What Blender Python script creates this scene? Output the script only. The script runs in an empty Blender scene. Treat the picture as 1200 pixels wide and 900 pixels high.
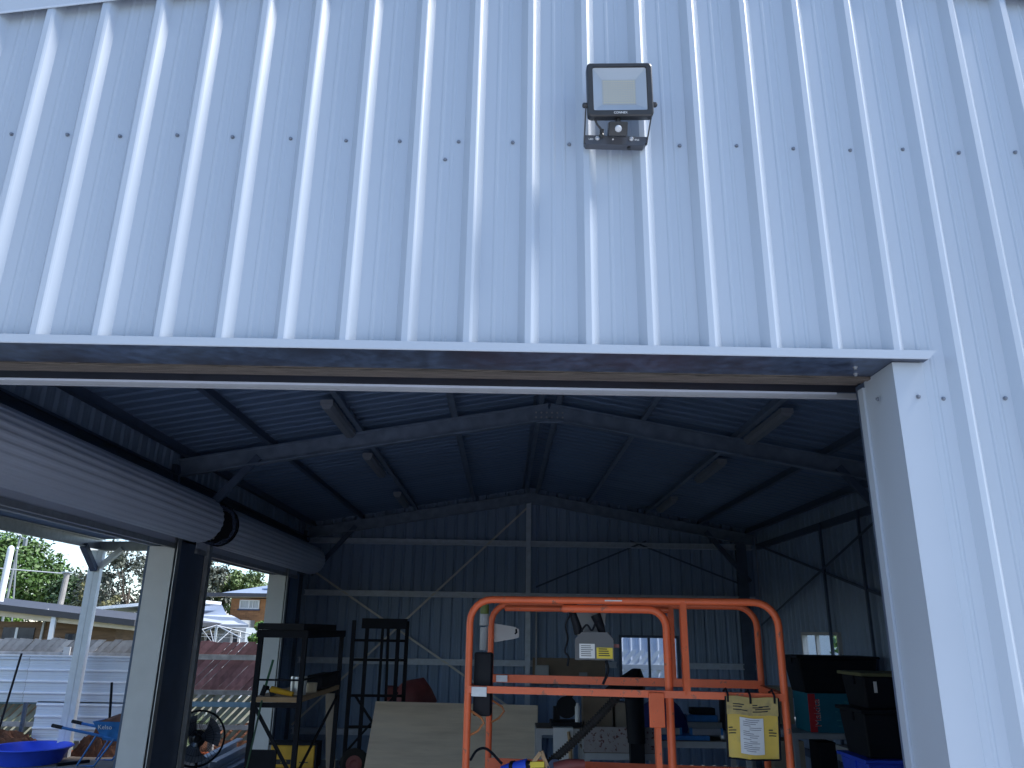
import bpy, bmesh, math, random
from mathutils import Vector, Matrix
random.seed(7)
S = bpy.context.scene
COL = S.collection
PI = math.pi

# ------------------------------------------------------------------ camera, sky, sun, exposure
cam = bpy.data.cameras.new('camera'); camo = bpy.data.objects.new('camera', cam); COL.objects.link(camo)
cam.sensor_fit = 'HORIZONTAL'; cam.sensor_width = 36; cam.lens = 27
cam.clip_start = 0.05; cam.clip_end = 3000
M = Matrix(((0.999827, -0.017796, -0.005375, 0), (-0.010562, -0.305838, -0.952025, -2.24),
            (0.015299, 0.951917, -0.305973, 2.14), (0, 0, 0, 1)))
camo.matrix_world = M
S.camera = camo
S.view_settings.view_transform = 'Standard'; S.view_settings.look = 'None'
S.view_settings.gamma = 1; S.view_settings.use_curve_mapping = False
S.view_settings.exposure = 1.8

SUN_EL, SUN_AZ = math.radians(53), math.radians(-4)      # azimuth from +x towards +y
sd = Vector((math.cos(SUN_EL) * math.cos(SUN_AZ), math.cos(SUN_EL) * math.sin(SUN_AZ), math.sin(SUN_EL)))
W = bpy.data.worlds.new('World'); S.world = W; W.use_nodes = True
nt = W.node_tree; nt.nodes.clear()
def wn(t, **k):
    n = nt.nodes.new(t)
    for a, b in k.items(): setattr(n, a, b)
    return n
sky = wn('ShaderNodeTexSky', sky_type='NISHITA', sun_disc=False, sun_elevation=SUN_EL,
         sun_rotation=math.radians(90) - SUN_AZ, air_density=1.0, dust_density=0.0, ozone_density=6.0)
bg1 = wn('ShaderNodeBackground'); bg1.inputs[1].default_value = 0.095
bg2 = wn('ShaderNodeBackground'); bg2.inputs[0].default_value = (0.93, 0.96, 1.0, 1); bg2.inputs[1].default_value = 0.31
tc = wn('ShaderNodeTexCoord'); sep = wn('ShaderNodeSeparateXYZ')
dv = wn('ShaderNodeMath', operation='ADD'); dv.inputs[1].default_value = 0.12
mx = wn('ShaderNodeMath', operation='MAXIMUM'); mx.inputs[1].default_value = 0.02
vd = wn('ShaderNodeVectorMath', operation='DIVIDE'); cmb = wn('ShaderNodeCombineXYZ')
ns = wn('ShaderNodeTexNoise'); ns.inputs['Scale'].default_value = 0.9; ns.inputs['Detail'].default_value = 9; ns.inputs['Roughness'].default_value = 0.58
rp = wn('ShaderNodeValToRGB'); rp.color_ramp.elements[0].position = 0.475; rp.color_ramp.elements[1].position = 0.58
mixs = wn('ShaderNodeMixShader'); out = wn('ShaderNodeOutputWorld')
L = nt.links.new
L(tc.outputs['Generated'], sep.inputs[0]); L(sep.outputs[2], mx.inputs[0]); L(mx.outputs[0], dv.inputs[0])
for i in range(3): L(dv.outputs[0], cmb.inputs[i])
L(tc.outputs['Generated'], vd.inputs[0]); L(cmb.outputs[0], vd.inputs[1]); L(vd.outputs[0], ns.inputs['Vector'])
L(ns.outputs[0], rp.inputs[0]); L(sky.outputs[0], bg1.inputs[0])
ev = wn('ShaderNodeMapRange'); ev.inputs[1].default_value = 0.22; ev.inputs[2].default_value = 0.6; ev.inputs[3].default_value = 1.0; ev.inputs[4].default_value = 0.12
mm = wn('ShaderNodeMath', operation='MULTIPLY'); L(sep.outputs[2], ev.inputs[0]); L(ev.outputs[0], mm.inputs[0]); L(rp.outputs[0], mm.inputs[1])
L(mm.outputs[0], mixs.inputs[0]); L(bg1.outputs[0], mixs.inputs[1]); L(bg2.outputs[0], mixs.inputs[2]); L(mixs.outputs[0], out.inputs[0])

sl = bpy.data.lights.new('sun', 'SUN'); sl.energy = 2.3; sl.angle = math.radians(18); sl.color = (1, 0.98, 0.95)
slo = bpy.data.objects.new('sun', sl); COL.objects.link(slo); slo.location = (0, 0, 60)
slo.rotation_euler = sd.to_track_quat('Z', 'Y').to_euler()
S.cycles.max_bounces = 9; S.cycles.diffuse_bounces = 5; S.cycles.glossy_bounces = 4
S.cycles.caustics_reflective = False; S.cycles.caustics_refractive = False
S.cycles.sample_clamp_indirect = 6.0

# ------------------------------------------------------------------ materials
def mat(name, col, rough=0.5, metal=0.0, var=0.12, scale=6.0, bump=0.0, bscale=80.0, spec=0.5, stretch=None, col2=None, c2pos=(0.5, 0.62), c2scale=3.0, trans=0.0, objvar=0.0, coat=0.0):
    m = bpy.data.materials.new(name); m.use_nodes = True
    n, l = m.node_tree.nodes, m.node_tree.links
    b = n['Principled BSDF']
    b.inputs['Roughness'].default_value = rough; b.inputs['Metallic'].default_value = metal
    b.inputs['Specular IOR Level'].default_value = spec
    b.inputs['Coat Weight'].default_value = coat; b.inputs['Coat Roughness'].default_value = 0.28
    t = n.new('ShaderNodeTexCoord'); mp = n.new('ShaderNodeMapping')
    if stretch: mp.inputs['Scale'].default_value = stretch
    l.new(t.outputs['Object'], mp.inputs[0])
    nz = n.new('ShaderNodeTexNoise'); nz.inputs['Scale'].default_value = scale; nz.inputs['Detail'].default_value = 6
    l.new(mp.outputs[0], nz.inputs['Vector'])
    r = n.new('ShaderNodeValToRGB'); e = r.color_ramp.elements
    e[0].position = 0.3; e[1].position = 0.7
    e[0].color = tuple(c * (1 - var) for c in col) + (1,); e[1].color = tuple(min(1, c * (1 + var)) for c in col) + (1,)
    l.new(nz.outputs[0], r.inputs[0]); res = r.outputs[0]
    if col2:
        n2 = n.new('ShaderNodeTexNoise'); n2.inputs['Scale'].default_value = c2scale; n2.inputs['Detail'].default_value = 8; n2.inputs['Roughness'].default_value = 0.65
        l.new(mp.outputs[0], n2.inputs['Vector'])
        r2 = n.new('ShaderNodeValToRGB'); r2.color_ramp.elements[0].position = c2pos[0]; r2.color_ramp.elements[1].position = c2pos[1]
        l.new(n2.outputs[0], r2.inputs[0])
        mxn = n.new('ShaderNodeMix'); mxn.data_type = 'RGBA'
        l.new(r2.outputs[0], mxn.inputs[0]); l.new(res, mxn.inputs[6]); mxn.inputs[7].default_value = tuple(col2) + (1,)
        res = mxn.outputs[2]
    if objvar:
        oi = n.new('ShaderNodeObjectInfo'); hs = n.new('ShaderNodeHueSaturation')
        ma = n.new('ShaderNodeMath'); ma.operation = 'MULTIPLY_ADD'; ma.inputs[1].default_value = 2 * objvar; ma.inputs[2].default_value = 1 - objvar
        l.new(oi.outputs['Random'], ma.inputs[0]); l.new(ma.outputs[0], hs.inputs['Value']); l.new(res, hs.inputs['Color']); res = hs.outputs[0]
    l.new(res, b.inputs['Base Color'])
    rr = n.new('ShaderNodeMapRange'); rr.inputs[3].default_value = max(0, rough - 0.08); rr.inputs[4].default_value = min(1, rough + 0.08)
    l.new(nz.outputs[0], rr.inputs[0]); l.new(rr.outputs[0], b.inputs['Roughness'])
    if bump:
        nb = n.new('ShaderNodeTexNoise'); nb.inputs['Scale'].default_value = bscale; nb.inputs['Detail'].default_value = 4
        l.new(mp.outputs[0], nb.inputs['Vector'])
        bp = n.new('ShaderNodeBump'); bp.inputs['Strength'].default_value = bump; bp.inputs['Distance'].default_value = 0.02
        l.new(nb.outputs[0], bp.inputs['Height']); l.new(bp.outputs[0], b.inputs['Normal'])
    if trans: b.inputs['Transmission Weight'].default_value = trans
    return m

WALL = mat('wall_paint', (0.365, 0.415, 0.485), 0.40, var=0.035, scale=1.2, stretch=(2, 2, 0.4), bump=0.03, bscale=3.0, objvar=0.018, coat=0.45)
FLASH = mat('flashing_paint', (0.365, 0.412, 0.48), 0.4, var=0.03, scale=2)
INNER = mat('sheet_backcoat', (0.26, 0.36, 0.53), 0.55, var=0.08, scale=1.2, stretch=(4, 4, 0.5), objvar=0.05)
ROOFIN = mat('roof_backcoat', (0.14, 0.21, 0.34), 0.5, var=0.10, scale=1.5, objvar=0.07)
GALV = mat('galvanised_steel', (0.42, 0.44, 0.47), 0.42, 0.75, var=0.14, scale=14)
GALVD = mat('galvanised_dull', (0.075, 0.10, 0.165), 0.55, 0.3, var=0.25, scale=30)
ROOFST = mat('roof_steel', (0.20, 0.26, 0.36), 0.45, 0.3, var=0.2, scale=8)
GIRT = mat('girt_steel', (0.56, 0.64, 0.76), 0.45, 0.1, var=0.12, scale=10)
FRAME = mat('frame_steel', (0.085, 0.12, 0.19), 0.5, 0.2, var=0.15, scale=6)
CURT = mat('roller_curtain', (0.56, 0.61, 0.72), 0.45, var=0.05, scale=2)
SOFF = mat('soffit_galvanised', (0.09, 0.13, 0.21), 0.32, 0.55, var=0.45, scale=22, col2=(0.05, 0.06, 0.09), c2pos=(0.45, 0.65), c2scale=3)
SEAL = mat('weather_seal', (0.10, 0.085, 0.075), 0.85, var=0.5, scale=9, stretch=(1.2, 30, 30), bump=0.6, bscale=12)
BLACK = mat('black_steel', (0.009, 0.011, 0.018), 0.65, var=0.3, spec=0.2)
BLKPL = mat('black_plastic', (0.008, 0.010, 0.016), 0.6, var=0.25, spec=0.25)
DARKC = mat('black_powdercoat', (0.02, 0.021, 0.024), 0.38, var=0.2, scale=30)
ORANGE = mat('orange_paint', (0.82, 0.155, 0.055), 0.45, var=0.10, scale=7, col2=(0.35, 0.13, 0.08), c2pos=(0.60, 0.66), c2scale=14, bump=0.05)
YELLOW = mat('yellow_vinyl', (0.72, 0.50, 0.09), 0.55, var=0.10, scale=9, col2=(0.45, 0.36, 0.14), c2pos=(0.55, 0.75), c2scale=6, bump=0.12, bscale=18)
YCASE = mat('yellow_case', (0.70, 0.40, 0.03), 0.5, var=0.15)
YLAB = mat('yellow_label', (0.80, 0.62, 0.04), 0.5, var=0.05)
PAPER = mat('paper', (0.75, 0.77, 0.80), 0.8, var=0.06, scale=20, bump=0.2, bscale=20)
WHITE = mat('white_paint', (0.78, 0.79, 0.80), 0.5, var=0.04)
INK = mat('ink', (0.03, 0.03, 0.035), 0.7, var=0.1)
REDINK = mat('red_ink', (0.55, 0.03, 0.04), 0.6, var=0.1)
WHINK = mat('white_ink', (0.72, 0.73, 0.75), 0.6, var=0.05)
PLY = mat('plywood', (0.84, 0.72, 0.57), 0.7, var=0.07, scale=2.5, stretch=(0.5, 3, 5), bump=0.05, col2=(0.60, 0.49, 0.36), c2pos=(0.45, 0.85), c2scale=2.0)
BROWNBD = mat('brown_board', (0.24, 0.185, 0.14), 0.75, var=0.12)
CARD = mat('cardboard', (0.36, 0.30, 0.24), 0.8, var=0.1)
TIMBER = mat('timber', (0.45, 0.30, 0.17), 0.75, var=0.2, scale=4, stretch=(1, 8, 8))
REDP = mat('red_paint', (0.22, 0.06, 0.06), 0.5, var=0.2, scale=9, col2=(0.16, 0.10, 0.09), c2pos=(0.58, 0.75), c2scale=12)
BLUEP = mat('blue_plastic', (0.03, 0.09, 0.72), 0.4, var=0.1)
BLUES = mat('blue_steel', (0.03, 0.17, 0.46), 0.45, var=0.2, scale=9)
BLUED = mat('dark_blue_cloth', (0.015, 0.025, 0.16), 0.8, var=0.25, bump=0.3, bscale=15)
TEAL = mat('teal_box', (0.005, 0.15, 0.23), 0.6, var=0.12)
RUBBER = mat('rubber', (0.015, 0.015, 0.016), 0.85, var=0.2)
GREYPL = mat('grey_plastic', (0.34, 0.355, 0.38), 0.5, var=0.08)
LGREY = mat('light_grey', (0.5, 0.51, 0.53), 0.5, var=0.08)
SPECK = mat('speckled_board', (0.40, 0.36, 0.36), 0.75, var=0.1, col2=(0.16, 0.06, 0.06), c2pos=(0.56, 0.60), c2scale=22)
ALU = mat('aluminium', (0.6, 0.62, 0.65), 0.35, 0.8, var=0.08)
LEDP = mat('led_board', (0.46, 0.44, 0.41), 0.5, var=0.04)
REFL = mat('reflector', (0.43, 0.45, 0.49), 0.35, var=0.02)
CONC = mat('concrete', (0.50, 0.51, 0.52), 0.8, var=0.15, scale=2, bump=0.1, bscale=30, col2=(0.26, 0.26, 0.27), c2pos=(0.5, 0.7), c2scale=1.2)
GROUND = mat('dirt_and_grass', (0.13, 0.12, 0.085), 0.95, var=0.25, scale=1.2, col2=(0.06, 0.085, 0.03), c2pos=(0.46, 0.56), c2scale=0.22, bump=0.5, bscale=6)
YARD = mat('yard_paving', (0.30, 0.25, 0.20), 0.9, var=0.2, scale=2.5, bump=0.3, bscale=14, col2=(0.20, 0.15, 0.11), c2pos=(0.5, 0.7), c2scale=1.6)
SOIL = mat('red_soil', (0.13, 0.055, 0.03), 0.95, var=0.35, scale=9, bump=0.8, bscale=14)
CORR = mat('fence_steel', (0.76, 0.78, 0.84), 0.42, var=0.05, scale=2, objvar=0.03)
PALG = mat('grey_paling', (0.34, 0.33, 0.33), 0.85, var=0.3, scale=7, objvar=0.3, bump=0.2)
PALR = mat('red_paling', (0.31, 0.15, 0.155), 0.8, var=0.3, scale=7, objvar=0.25, bump=0.2, col2=(0.24, 0.19, 0.18), c2pos=(0.6, 0.7), c2scale=14)
PALO = mat('mossy_paling', (0.24, 0.25, 0.20), 0.85, var=0.3, scale=7, objvar=0.3)
RAILB = mat('blue_rail', (0.16, 0.27, 0.36), 0.6, var=0.15)
BRICK = mat('orange_brick_face', (0.42, 0.20, 0.09), 0.85, var=0.15, objvar=0.2)
BRICKB = mat('brown_cladding', (0.20, 0.125, 0.075), 0.85, var=0.2, scale=3, stretch=(1, 1, 6))
ROOFB = mat('blue_grey_roof', (0.23, 0.28, 0.37), 0.4, 0.1, var=0.1)
ROOFG = mat('grey_fascia', (0.04, 0.04, 0.047), 0.55, var=0.1)
CREAM = mat('cream_paint', (0.66, 0.56, 0.40), 0.6, var=0.08)
COTROOF = mat('white_metal_roof', (0.40, 0.42, 0.45), 0.5, var=0.1)
HOIST = mat('hoist_steel', (0.42, 0.44, 0.47), 0.5, var=0.1)
WBOARD = mat('weatherboard_paint', (0.36, 0.40, 0.44), 0.6, var=0.06)
SOLAR = mat('solar_glass', (0.03, 0.10, 0.24), 0.15, var=0.2)
GLASSD = mat('window_glass', (0.06, 0.07, 0.09), 0.08, var=0.2)
CURTN = mat('curtain_glass', (0.45, 0.47, 0.50), 0.2, var=0.15, stretch=(9, 9, 0.5))
BARK = mat('bark', (0.14, 0.11, 0.085), 0.9, var=0.3, scale=4)
def leafmat(name, c, v):
    m = mat(name, c, 0.55, var=v, scale=1.1, col2=tuple(x * 1.5 for x in c), c2pos=(0.5, 0.7), c2scale=2.3)
    m.node_tree.nodes['Principled BSDF'].inputs['Subsurface Weight'].default_value = 0.0
    return m
LEAF1 = leafmat('leaf_green', (0.065, 0.125, 0.025), 0.4)
LEAF2 = leafmat('leaf_dark', (0.035, 0.07, 0.022), 0.4)
LEAFG = leafmat('leaf_gum', (0.085, 0.095, 0.07), 0.35)
LEAFY = leafmat('leaf_pale', (0.20, 0.19, 0.085), 0.35)
LEAFO = leafmat('leaf_olive', (0.10, 0.145, 0.045), 0.4)
LEAFB = leafmat('leaf_bright', (0.12, 0.22, 0.04), 0.4)
GLASS = bpy.data.materials.new('clear_glass'); GLASS.use_nodes = True
_n, _l = GLASS.node_tree.nodes, GLASS.node_tree.links
_n.clear(); _o = _n.new('ShaderNodeOutputMaterial'); _m = _n.new('ShaderNodeMixShader'); _t = _n.new('ShaderNodeBsdfTransparent'); _g = _n.new('ShaderNodeBsdfGlossy')
_g.inputs['Roughness'].default_value = 0.03; _m.inputs[0].default_value = 0.07; _t.inputs[0].default_value = (0.86, 0.9, 0.93, 1)
_l.new(_t.outputs[0], _m.inputs[1]); _l.new(_g.outputs[0], _m.inputs[2]); _l.new(_m.outputs[0], _o.inputs[0])

# ------------------------------------------------------------------ mesh helpers
class MB:
    def __init__(s): s.v = []; s.f = []
    def add(s, vs, fs):
        o = len(s.v); s.v += [Vector(v) for v in vs]; s.f += [tuple(i + o for i in f) for f in fs]; return s
    def box(s, a, b, R=None, c=None):
        (x0, y0, z0), (x1, y1, z1) = a, b
        vs = [Vector(p) for p in ((x0,y0,z0),(x1,y0,z0),(x1,y1,z0),(x0,y1,z0),(x0,y0,z1),(x1,y0,z1),(x1,y1,z1),(x0,y1,z1))]
        if R is not None:
            c = Vector(c) if c is not None else Vector((0, 0, 0)); vs = [c + R @ (v - c) for v in vs]
        return s.add(vs, [(0,3,2,1),(4,5,6,7),(0,1,5,4),(1,2,6,5),(2,3,7,6),(3,0,4,7)])
    def ext(s, prof, p0, p1, up=(0, 0, 1), caps=True, closed=True):
        p0, p1, up = Vector(p0), Vector(p1), Vector(up)
        d = (p1 - p0).normalized(); a = d.cross(up)
        if a.length < 1e-4: a = d.cross(Vector((0, 1, 0)))
        a.normalize(); u = a.cross(d)
        n = len(prof)
        vs = [p + a * x + u * y for p in (p0, p1) for x, y in prof]
        fs = [(i, (i + 1) % n, n + (i + 1) % n, n + i) for i in range(n if closed else n - 1)]
        if caps and closed: fs += [tuple(range(n - 1, -1, -1)), tuple(range(n, 2 * n))]
        return s.add(vs, fs)
    def beam(s, p0, p1, w, h, up=(0, 0, 1)):
        return s.ext([(-w/2,-h/2),(w/2,-h/2),(w/2,h/2),(-w/2,h/2)], p0, p1, up)
    def csec(s, p0, p1, w, h, up=(0, 0, 1), t=0.006, flip=1):
        p = [(0,-h/2),(w,-h/2),(w,-h/2+.02),(w-t,-h/2+.02),(w-t,-h/2+t),(t,-h/2+t),(t,h/2-t),(w-t,h/2-t),(w-t,h/2-.02),(w,h/2-.02),(w,h/2),(0,h/2)]
        if flip < 0: p = [(-x, y) for x, y in p]
        return s.ext(p, p0, p1, up)
    def tube(s, pts, r, n=8, caps=True, r1=None, closed=False):
        pts = [Vector(p) for p in pts]; m = len(pts); rings = []; prev = None
        for i, p in enumerate(pts):
            if closed: d = pts[(i + 1) % m] - pts[i - 1]
            else: d = pts[min(i + 1, m - 1)] - pts[max(i - 1, 0)]
            d.normalize()
            if prev is None:
                a = d.cross(Vector((0, 0, 1)))
                if a.length < 1e-3: a = d.cross(Vector((0, 1, 0)))
            else: a = prev - d * prev.dot(d)
            a.normalize(); prev = a; b = d.cross(a)
            rr = r if r1 is None else r + (r1 - r) * i / (m - 1)
            rings.append([p + (a * math.cos(2*PI*k/n) + b * math.sin(2*PI*k/n)) * rr for k in range(n)])
        vs = [v for q in rings for v in q]; fs = []
        for i in range(m if closed else m - 1):
            j = (i + 1) % m
            fs += [(i*n+k, i*n+(k+1)%n, j*n+(k+1)%n, j*n+k) for k in range(n)]
        if caps and not closed: fs += [tuple(range(n - 1, -1, -1)), tuple(range((m - 1)*n, m*n))]
        return s.add(vs, fs)
    def lathe(s, prof, c, axis=(0, 0, 1), n=24, caps=True):
        c = Vector(c); q = Vector((0, 0, 1)).rotation_difference(Vector(axis))
        vs = [c + q @ Vector((r * math.cos(2*PI*k/n), r * math.sin(2*PI*k/n), h)) for r, h in prof for k in range(n)]
        fs = []
        for i in range(len(prof) - 1): fs += [(i*n+k, i*n+(k+1)%n, (i+1)*n+(k+1)%n, (i+1)*n+k) for k in range(n)]
        if caps: fs += [tuple(range(n - 1, -1, -1)), tuple(range((len(prof)-1)*n, len(prof)*n))]
        return s.add(vs, fs)
    def quad(s, *p): return s.add(p, [tuple(range(len(p)))])

def sm_(pts, k=6):
    P = [Vector(p) for p in pts]; P = [P[0]*2 - P[1]] + P + [P[-1]*2 - P[-2]]; o = []
    for i in range(1, len(P) - 2):
        for j in range(k):
            t = j/k; a, b, c, d = P[i-1], P[i], P[i+1], P[i+2]
            o.append(0.5*((2*b) + (c - a)*t + (2*a - 5*b + 4*c - d)*t*t + (3*b - a - 3*c + d)*t**3))
    return o + [P[-2]]
def mesh_of(name, mb, m, off=Vector((0, 0, 0)), bevel=0, smooth=False):
    me = bpy.data.meshes.new(name)
    me.from_pydata([tuple(v - off) for v in mb.v], [], mb.f)
    bm = bmesh.new(); bm.from_mesh(me)
    bmesh.ops.recalc_face_normals(bm, faces=bm.faces)
    if bevel: bmesh.ops.bevel(bm, geom=bm.edges[:], offset=bevel, segments=2, affect='EDGES', profile=0.5, clamp_overlap=True)
    if smooth:
        for f in bm.faces: f.smooth = True
    bm.to_mesh(me); bm.free()
    if smooth and hasattr(me, 'set_sharp_from_angle'): me.set_sharp_from_angle(angle=math.radians(38))
    if isinstance(m, (list, tuple)):
        for q in m: me.materials.append(q)
    else: me.materials.append(m)
    return me

def abs_loc(o):
    v = Vector((0, 0, 0))
    while o: v += o.location; o = o.parent
    return v

def tag(o, label=None, cat=None, group=None, kind=None):
    if label: o['label'] = label
    if cat: o['category'] = cat
    if group: o['group'] = group
    if kind: o['kind'] = kind
    return o

def part(name, mb, m, parent, bevel=0, smooth=False, label=None, kind=None):
    """mesh given in the coordinates of its (unrotated) ancestors' world, i.e. world coordinates"""
    P = abs_loc(parent)
    lo = Vector((min(v.x for v in mb.v), min(v.y for v in mb.v), min(v.z for v in mb.v)))
    hi = Vector((max(v.x for v in mb.v), max(v.y for v in mb.v), max(v.z for v in mb.v)))
    c = (lo + hi) / 2
    o = bpy.data.objects.new(name, mesh_of(name, mb, m, c, bevel, smooth)); COL.objects.link(o)
    o.parent = parent; o.location = c - P
    return tag(o, label=label, kind=kind)

def link_mesh(name, me, parent, loc, rot=None):
    o = bpy.data.objects.new(name, me); COL.objects.link(o); o.parent = parent
    o.location = Vector(loc) - abs_loc(parent)
    if rot: o.rotation_euler = rot
    return o

def empty(name, loc, label, cat, group=None):
    o = bpy.data.objects.new(name, None); COL.objects.link(o); o.location = loc; o.empty_display_size = 0.1
    return tag(o, label, cat, group)

def solo(name, mb, m, label, cat, group=None, bevel=0, smooth=False):
    lo = Vector((min(v.x for v in mb.v), min(v.y for v in mb.v), min(v.z for v in mb.v)))
    hi = Vector((max(v.x for v in mb.v), max(v.y for v in mb.v), max(v.z for v in mb.v)))
    c = Vector(((lo.x + hi.x) / 2, (lo.y + hi.y) / 2, lo.z))
    o = bpy.data.objects.new(name, mesh_of(name, mb, m, c, bevel, smooth)); COL.objects.link(o); o.location = c
    return tag(o, label, cat, group)

def struct(name, mb, m, smooth=False):
    o = bpy.data.objects.new(name, mesh_of(name, mb, m, smooth=smooth)); COL.objects.link(o)
    return tag(o, kind='structure')

def copy_tree(o, loc=None, label=None, parent=None):
    c = o.copy(); COL.objects.link(c)
    if parent is not None: c.parent = parent
    if loc is not None: c.location = loc
    if label: c['label'] = label
    for ch in list(o.children): copy_tree(ch, parent=c)
    return c

def text(name, s, size, m, parent, P0, xdir, ydir, depth=0.0008, align='CENTER'):
    """flat lettering as a thin mesh: P0 centre, xdir reading direction, ydir up"""
    cu = bpy.data.curves.new(name, 'FONT'); cu.body = s; cu.size = size; cu.align_x = align; cu.align_y = 'CENTER'
    cu.extrude = depth; cu.resolution_u = 3
    t = bpy.data.objects.new('tmp', cu); COL.objects.link(t)
    bpy.context.view_layer.update()
    me = bpy.data.meshes.new_from_object(t.evaluated_get(bpy.context.evaluated_depsgraph_get()))
    bpy.data.objects.remove(t); bpy.data.curves.remove(cu)
    x, y = Vector(xdir).normalized(), Vector(ydir).normalized(); z = x.cross(y)
    R = Matrix((x, y, z)).transposed()
    for v in me.vertices: v.co = R @ v.co
    me.materials.clear(); me.materials.append(m)
    o = bpy.data.objects.new(name, me); COL.objects.link(o); o.parent = parent
    o.location = Vector(P0) - abs_loc(parent)
    return o

def Rz(a): return Matrix.Rotation(a, 3, 'Z')

# ------------------------------------------------------------------ ground
struct('ground', MB().quad((-400,-400,-0.06),(400,-400,-0.06),(400,600,-0.06),(-400,600,-0.06)), GROUND)
AX, HALF = 0.475, 4.17          # ridge x, half width of the shed
XL, XR, YB = AX - HALF, AX + HALF, 12.2
BOUNCE_APRON = mat('bounce_driveway_concrete', (0.54, 0.55, 0.57), 0.85, var=0.1, scale=1.5, bump=0.1, bscale=25)
struct('bounce_driveway', MB().box((XL - 1.5, -14, -0.3), (XR + 2.5, -0.025, -0.02)), BOUNCE_APRON)  # unseen pale concrete, added to bounce more light into the shed
struct('floor', MB().box((XL,-0.02,-0.2),(XR,YB,0.0)), CONC)
struct('yard_paving', MB().box((-9.2,-1.5,-0.2),(XL,12.25,-0.004)), YARD)
def mound(name, cx, cy, rx, ry, h, z0=-0.03, n=26):
    mb = MB(); rg = random.Random(hash(name) % 99 + 3)
    g = [[None]*(n+1) for _ in range(n+1)]
    for i in range(n+1):
        for j in range(n+1):
            u, v = i/n*2-1, j/n*2-1; r = math.sqrt(u*u+v*v)
            k = max(0, 1-r**2.2)*h*(0.75+0.5*rg.random())
            g[i][j] = len(mb.v); mb.v.append(Vector((cx+u*rx, cy+v*ry, z0+k)))
    for i in range(n):
        for j in range(n): mb.f.append((g[i][j], g[i+1][j], g[i+1][j+1], g[i][j+1]))
    return struct(name, mb, SOIL, smooth=False)
mound('soil_bank', -8.6, 12.28, 0.95, 0.16, 0.36)
mound('soil_bank', -6.85, 12.3, 0.55, 0.17, 0.42)
mound('soil_bank', -4.6, 13.1, 1.2, 0.4, 0.42)

# ------------------------------------------------------------------ shed
shed = empty('steel_shed', (AX, 0, 0), 'large gable shed of pale ribbed steel sheeting with a wide open roller doorway', 'shed')
RT = 0.176
def zroof(x): return 4.72 - RT * abs(x - AX)
PH, PW = 0.06, 0.19
PROF = [(-0.033,0),(-0.0105,0.0285),(0.0075,0.0285),(0.012,0.0262),(0.0165,0.0225),(0.035,0),(0.072,0),(0.077,0.0022),(0.083,0.0022),(0.088,0),(0.108,0),(0.113,0.0022),(0.119,0.0022),(0.124,0)]
def profile(u0, u1, phase):
    pts = []; k0 = int(math.floor((u0 - phase) / PW)) - 1; k1 = int(math.ceil((u1 - phase) / PW)) + 1
    for k in range(k0, k1 + 1):
        for du, n in PROF: pts.append((phase + k*PW + du, n))
    res = []
    def at(u):
        for (a, na), (b, nb) in zip(pts, pts[1:]):
            if a <= u <= b: return na + (nb - na) * (u - a) / max(1e-9, b - a)
        return 0
    res.append((u0, at(u0))); res += [p for p in pts if u0 + 1e-5 < p[0] < u1 - 1e-5]; res.append((u1, at(u1)))
    return res, at
def cladding(name, m, parent, P, u0, u1, zb, zt, phase=0.0, holes=(), n0=0.0):
    for h in holes:
        if h[2] is not None and h[0] <= u0 and h[1] >= u1:
            cladding(name, m, parent, P, u0, u1, zb, lambda u: h[2], phase, (), n0)
            return cladding(name, m, parent, P, u0, u1, lambda u: h[3], zt, phase, (), n0)
    pr, at = profile(u0, u1, phase)
    for h in holes:
        for e in (h[0], h[1]):
            if u0 < e < u1: pr.append((e, at(e)))
    pr = sorted(set(pr)); mb = MB()
    for (a, na), (b, nb) in zip(pr, pr[1:]):
        if b - a < 1e-6: continue
        mid = (a + b) / 2; spans = [(zb, zt)]
        for h in holes:
            if h[0] < mid < h[1]:
                spans = ([(zb, lambda u, q=h: q[2])] if h[2] is not None else []) + [(lambda u, q=h: q[3], zt)]
        for lo, hi in spans:
            mb.quad(P(a, na+n0, lo(a)), P(b, nb+n0, lo(b)), P(b, nb+n0, hi(b)), P(a, na+n0, hi(a)))
    # single sheet of pressed steel: weld columns
    me = bpy.data.meshes.new(name); me.from_pydata([tuple(v) for v in mb.v], [], mb.f)
    bm = bmesh.new(); bm.from_mesh(me); bmesh.ops.remove_doubles(bm, verts=bm.verts, dist=1e-5); bmesh.ops.recalc_face_normals(bm, faces=bm.faces)
    c = sum((v.co for v in bm.verts), Vector()) / len(bm.verts)
    bmesh.ops.translate(bm, verts=bm.verts, vec=-c); bm.to_mesh(me); bm.free()
    me.materials.append(m)
    return link_mesh(name, me, parent, c)
DX0, DX1, DZ = -2.42, 1.196, 2.966
front = lambda u, n, z: Vector((u, -n, z))
doorhole = (DX0 - 0.065, DX1 + 0.065, None, DZ)
k = -21
edges = []
x = PH + PW * (-21) ; xs = [XL]
for kk in range(-17, 30, 4):
    q = PH + PW * kk
    if XL + 0.1 < q < XR - 0.1: xs.append(q)
xs.append(XR)
for i, (a, b) in enumerate(zip(xs, xs[1:])):
    bb = b + 0.0175 if i < len(xs) - 2 else b
    cladding('wall_sheet', WALL, shed, front, a + (0.0 if i == 0 else -0.031), bb, lambda u: 0.02, lambda u: zroof(u) - 0.012, PH, (doorhole,), 0.0 if i % 2 else 0.0016)
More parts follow.
